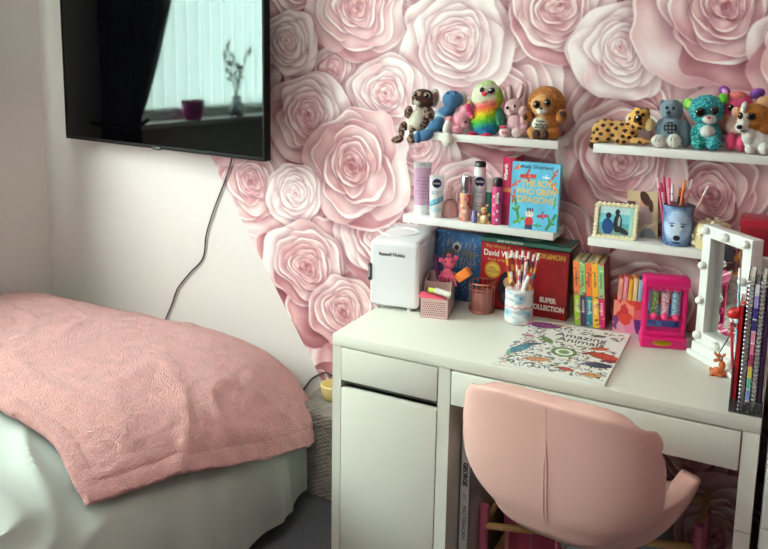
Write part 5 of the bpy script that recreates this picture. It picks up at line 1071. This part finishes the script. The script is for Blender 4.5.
# 7 leopard lying down
LP_ = (206, 156, 92)
def f7(co, C, k):
    r = np.random.default_rng(4); m_ = ~np.isin(k, (4, 5))
    pts_ = co[r.integers(0, len(co), 900)]; kp = []
    for p in pts_:
        if all(np.linalg.norm(p-q) > .0145 for q in kp): kp.append(p)
    d_ = np.min(np.stack([np.linalg.norm((co-q)*np.array((1, 1, 1.15)), axis=1) for q in kp], 1), 1)+pats(co, 200)*.0014
    C[(d_ < .0062) & m_] = (52, 30, 24); return C
Y = .428
plush('leopard_toy', 'spotted leopard soft toy lying along the left end of the shelf', 'soft toy', None, Y,
 [(606, 130.5, 14, 12, 0, 0, 10, LP_), (619, 131, 14, 10.5, 0, 0, 10, LP_), (629, 133, 9, 10, 0, -.006, 8, (226, 164, 86)), (639.5, 119.5, 10.5, 11.5, -20, -.006, 10, (228, 170, 84)), (649.5, 124.5, 5, 6.5, -10, -.012, 6, (234, 212, 150)), (629, 118.5, 3.2, 4.8, 10, -.006, 3.5, (230, 206, 176)), (637, 110.5, 3, 4, 0, .002, 3, LP_), (596, 138, 5.5, 7, 30, -.010, 6, LP_), (592.5, 144.5, 3.4, 4.4, 0, -.014, 4, (70, 40, 30)), (640, 141, 10, 3.8, 0, -.020, 5, LP_), (622, 141, 8, 4, 0, -.018, 5, LP_), (645, 113, 5, 5, 0, -.004, 7, (226, 176, 80))],
 [('eye', 638, 118.8, 4.0, 4.3, 0, Y-.0345, (70, 36, 24), 1.5), ('pupil', 638, 118.6, 2.9, 3.2, 0, Y-.0385, BK, 1), ('catch_light', 637, 117, 1.0, 1.0, 0, Y-.0420, (245, 245, 245), .6)], f7)
# 8 grey blue bear
GB = (128, 146, 160); Y = .428
t = plush('grey_bear_toy', 'grey blue teddy bear soft toy with white feet beside the leopard', 'soft toy', None, Y,
 [(671.5, 110, 11, 10.8, 0, 0, 10, GB), (663, 103.5, 3.5, 3.8, 0, .004, 3, (96, 112, 128)), (681, 103, 3.6, 3.8, 0, .004, 3, (210, 206, 196)), (672, 129, 12.5, 13.5, 0, 0, 11, (122, 140, 154)), (685, 131, 6, 11, -8, -.004, 7, (100, 118, 132)), (661, 127, 5, 9, 10, -.004, 6, (104, 122, 136)), (658.8, 141, 7.4, 6.4, 0, -.026, 6, (238, 234, 224)), (674, 141, 7, 7, 0, -.026, 6, (238, 234, 224)), (668.3, 113.8, 4.6, 3.8, 0, -.016, 5, (124, 144, 158)), (686, 141, 5, 6, 0, -.008, 6, (92, 110, 124))],
 [('eye', 666.8, 107.8, 1.5, 1.7, 0, Y-.0265, BK, 1), ('eye', 673.4, 108.2, 1.5, 1.7, 0, Y-.0265, BK, 1), ('nose', 668.3, 112.8, 2.4, 1.8, 0, Y-.0305, BK, 1.2), ('chest_patch', 670, 127.8, 6.4, 6.2, 0, Y-.0280, (44, 48, 56), 1.6)])
for k in range(3):
    for j in range(3): MB().ball(W(666.4+k*3.7, 124+j*3.7, Y-.0330), (.0030, .0008, .0030), seg=10, rings=6).build('button_print', M((112, 124, 132), .5), t)
for u in (656.5, 659.5, 671.8, 675.5): MB().tube([W(u, 137, Y-.0410), W(u-1.2, 141.5, Y-.0425)], .0008, 5).build('claw_stitch', M((40, 40, 44), .6), t)
# 9 teal cub
TL_ = (46, 160, 164)
def f9(co, C, k):
    n_ = pats(co, 230)+.5*pats(co, 420); m_ = np.isin(k, (0, 3, 4, 5, 8)); C[m_ & (n_ > .16)] = (24, 104, 128); C[m_ & (n_ < -.26)] = (110, 206, 200); return C
Y = .425
plush('teal_cub_toy', 'speckled teal cub soft toy with lime green ears and huge dark eyes', 'soft toy', None, Y,
 [(706.5, 110, 17, 15.5, 0, 0, 13, TL_), (688.5, 104, 5, 6.4, 10, .002, 4, (140, 214, 90)), (723.5, 99, 5, 6, -18, .002, 4, (130, 210, 70)), (708, 134, 12.5, 14, 0, 0, 11, TL_), (699, 142, 7.5, 7.5, 0, -.018, 7, (30, 150, 130)), (713.5, 143, 8, 7.5, 0, -.020, 7, (70, 170, 184)), (709.5, 119.5, 6.6, 4.8, 0, -.030, 6, (236, 226, 222)), (707.5, 131.5, 7, 6.4, 0, -.022, 6, (228, 226, 220)), (695, 132, 4.5, 8, 14, -.004, 6, (28, 140, 130))],
 [('eye', 700.4, 112.2, 4.9, 4.9, 0, Y-.0420, (70, 60, 24), 1.4), ('pupil', 700.6, 112.2, 4.0, 4.0, 0, Y-.0455, BK, 1), ('eye', 714.6, 110.4, 4.2, 4.6, 0, Y-.0420, (60, 52, 24), 1.4), ('pupil', 714.6, 110.4, 3.5, 3.9, 0, Y-.0455, BK, 1), ('nose', 708.6, 117.6, 2.4, 1.4, 0, Y-.0490, (190, 90, 110), 1), ('ear', 689.5, 104.5, 2.6, 4, 10, Y-.010, (170, 230, 110), .8), ('ear', 722.6, 99.6, 2.6, 3.6, -18, Y-.010, (100, 190, 60), .8)], f9)
# 10 pink and orange cat behind
Y = .445
plush('winged_cat_toy', 'hot pink soft toy with purple pointed ears, half hidden behind the corgi', 'soft toy', None, Y,
 [(739, 104, 13, 11, 0, 0, 9, (220, 84, 130)), (738, 96, 9, 5, 0, -.004, 7, (226, 120, 110)), (724.5, 91, 6.4, 5, 40, 0, 3.4, (150, 84, 170)), (757.5, 93.5, 7.4, 5.4, -20, 0, 3.4, (150, 80, 170)), (736, 124, 10, 13, 0, -.004, 9, (224, 190, 176)), (731, 141.5, 5.2, 9, 0, -.022, 6, (222, 74, 116)), (741.5, 143, 5.2, 9, 0, -.022, 6, (226, 84, 124)), (727.5, 118, 3.6, 9, 0, -.006, 5, (206, 130, 100)), (748, 122, 8, 12, 0, 0, 7, (216, 80, 126)), (728, 110, 5, 6, 0, -.008, 5, (190, 60, 100))],
 [('eye', 730.6, 107.6, 3.0, 3.3, 0, Y-.0310, BK, 1.4), ('ear', 725, 91.6, 3.6, 2.4, 40, Y-.0100, (226, 150, 210), .9), ('ear', 757, 94, 4, 2.6, -20, Y-.0100, (90, 50, 130), .9)])
# 11 corgi
WHT = (240, 234, 226); CB = (188, 116, 48)
Y = .405
plush('corgi_toy', 'brown and white corgi soft toy with large brown eyes at the right of the shelf', 'soft toy', None, Y,
 [(754, 118, 16, 14.5, 0, 0, 13, CB), (744, 122, 6.4, 10, 8, -.018, 9, WHT), (741.6, 127.5, 6.4, 5.6, 0, -.030, 7, WHT), (735.5, 111.5, 3.6, 5, 14, -.006, 4, (222, 178, 150)), (764, 103, 7, 7, 0, .002, 4, (210, 160, 120)), (758, 140, 13.5, 13, 0, 0, 11, (240, 236, 230)), (749, 136, 7, 9, 0, -.016, 8, WHT), (741, 111, 3, 4, 0, -.010, 5, CB), (765, 128, 7, 8, 0, -.006, 8, (178, 106, 46)), (764.5, 148.5, 5.5, 6.5, 0, -.020, 6, (240, 236, 230)), (750, 149, 5, 4.8, 0, -.018, 5.5, (238, 232, 226)), (744, 108, 3, 7, 10, -.022, 5, WHT)],
 [('eye', 751.4, 116.4, 4.6, 4.5, 0, Y-.0355, (110, 66, 30), 1.4), ('pupil', 751.2, 116.4, 3.3, 3.4, 0, Y-.0395, BK, 1), ('eye', 740.4, 115.8, 2.4, 3.6, 0, Y-.0420, (60, 34, 20), 1.2), ('nose', 739.4, 127, 2.8, 2.3, 0, Y-.0480, BK, 1.6), ('mouth', 742.6, 131, 2.6, .6, 14, Y-.0475, (60, 34, 34), .6)])
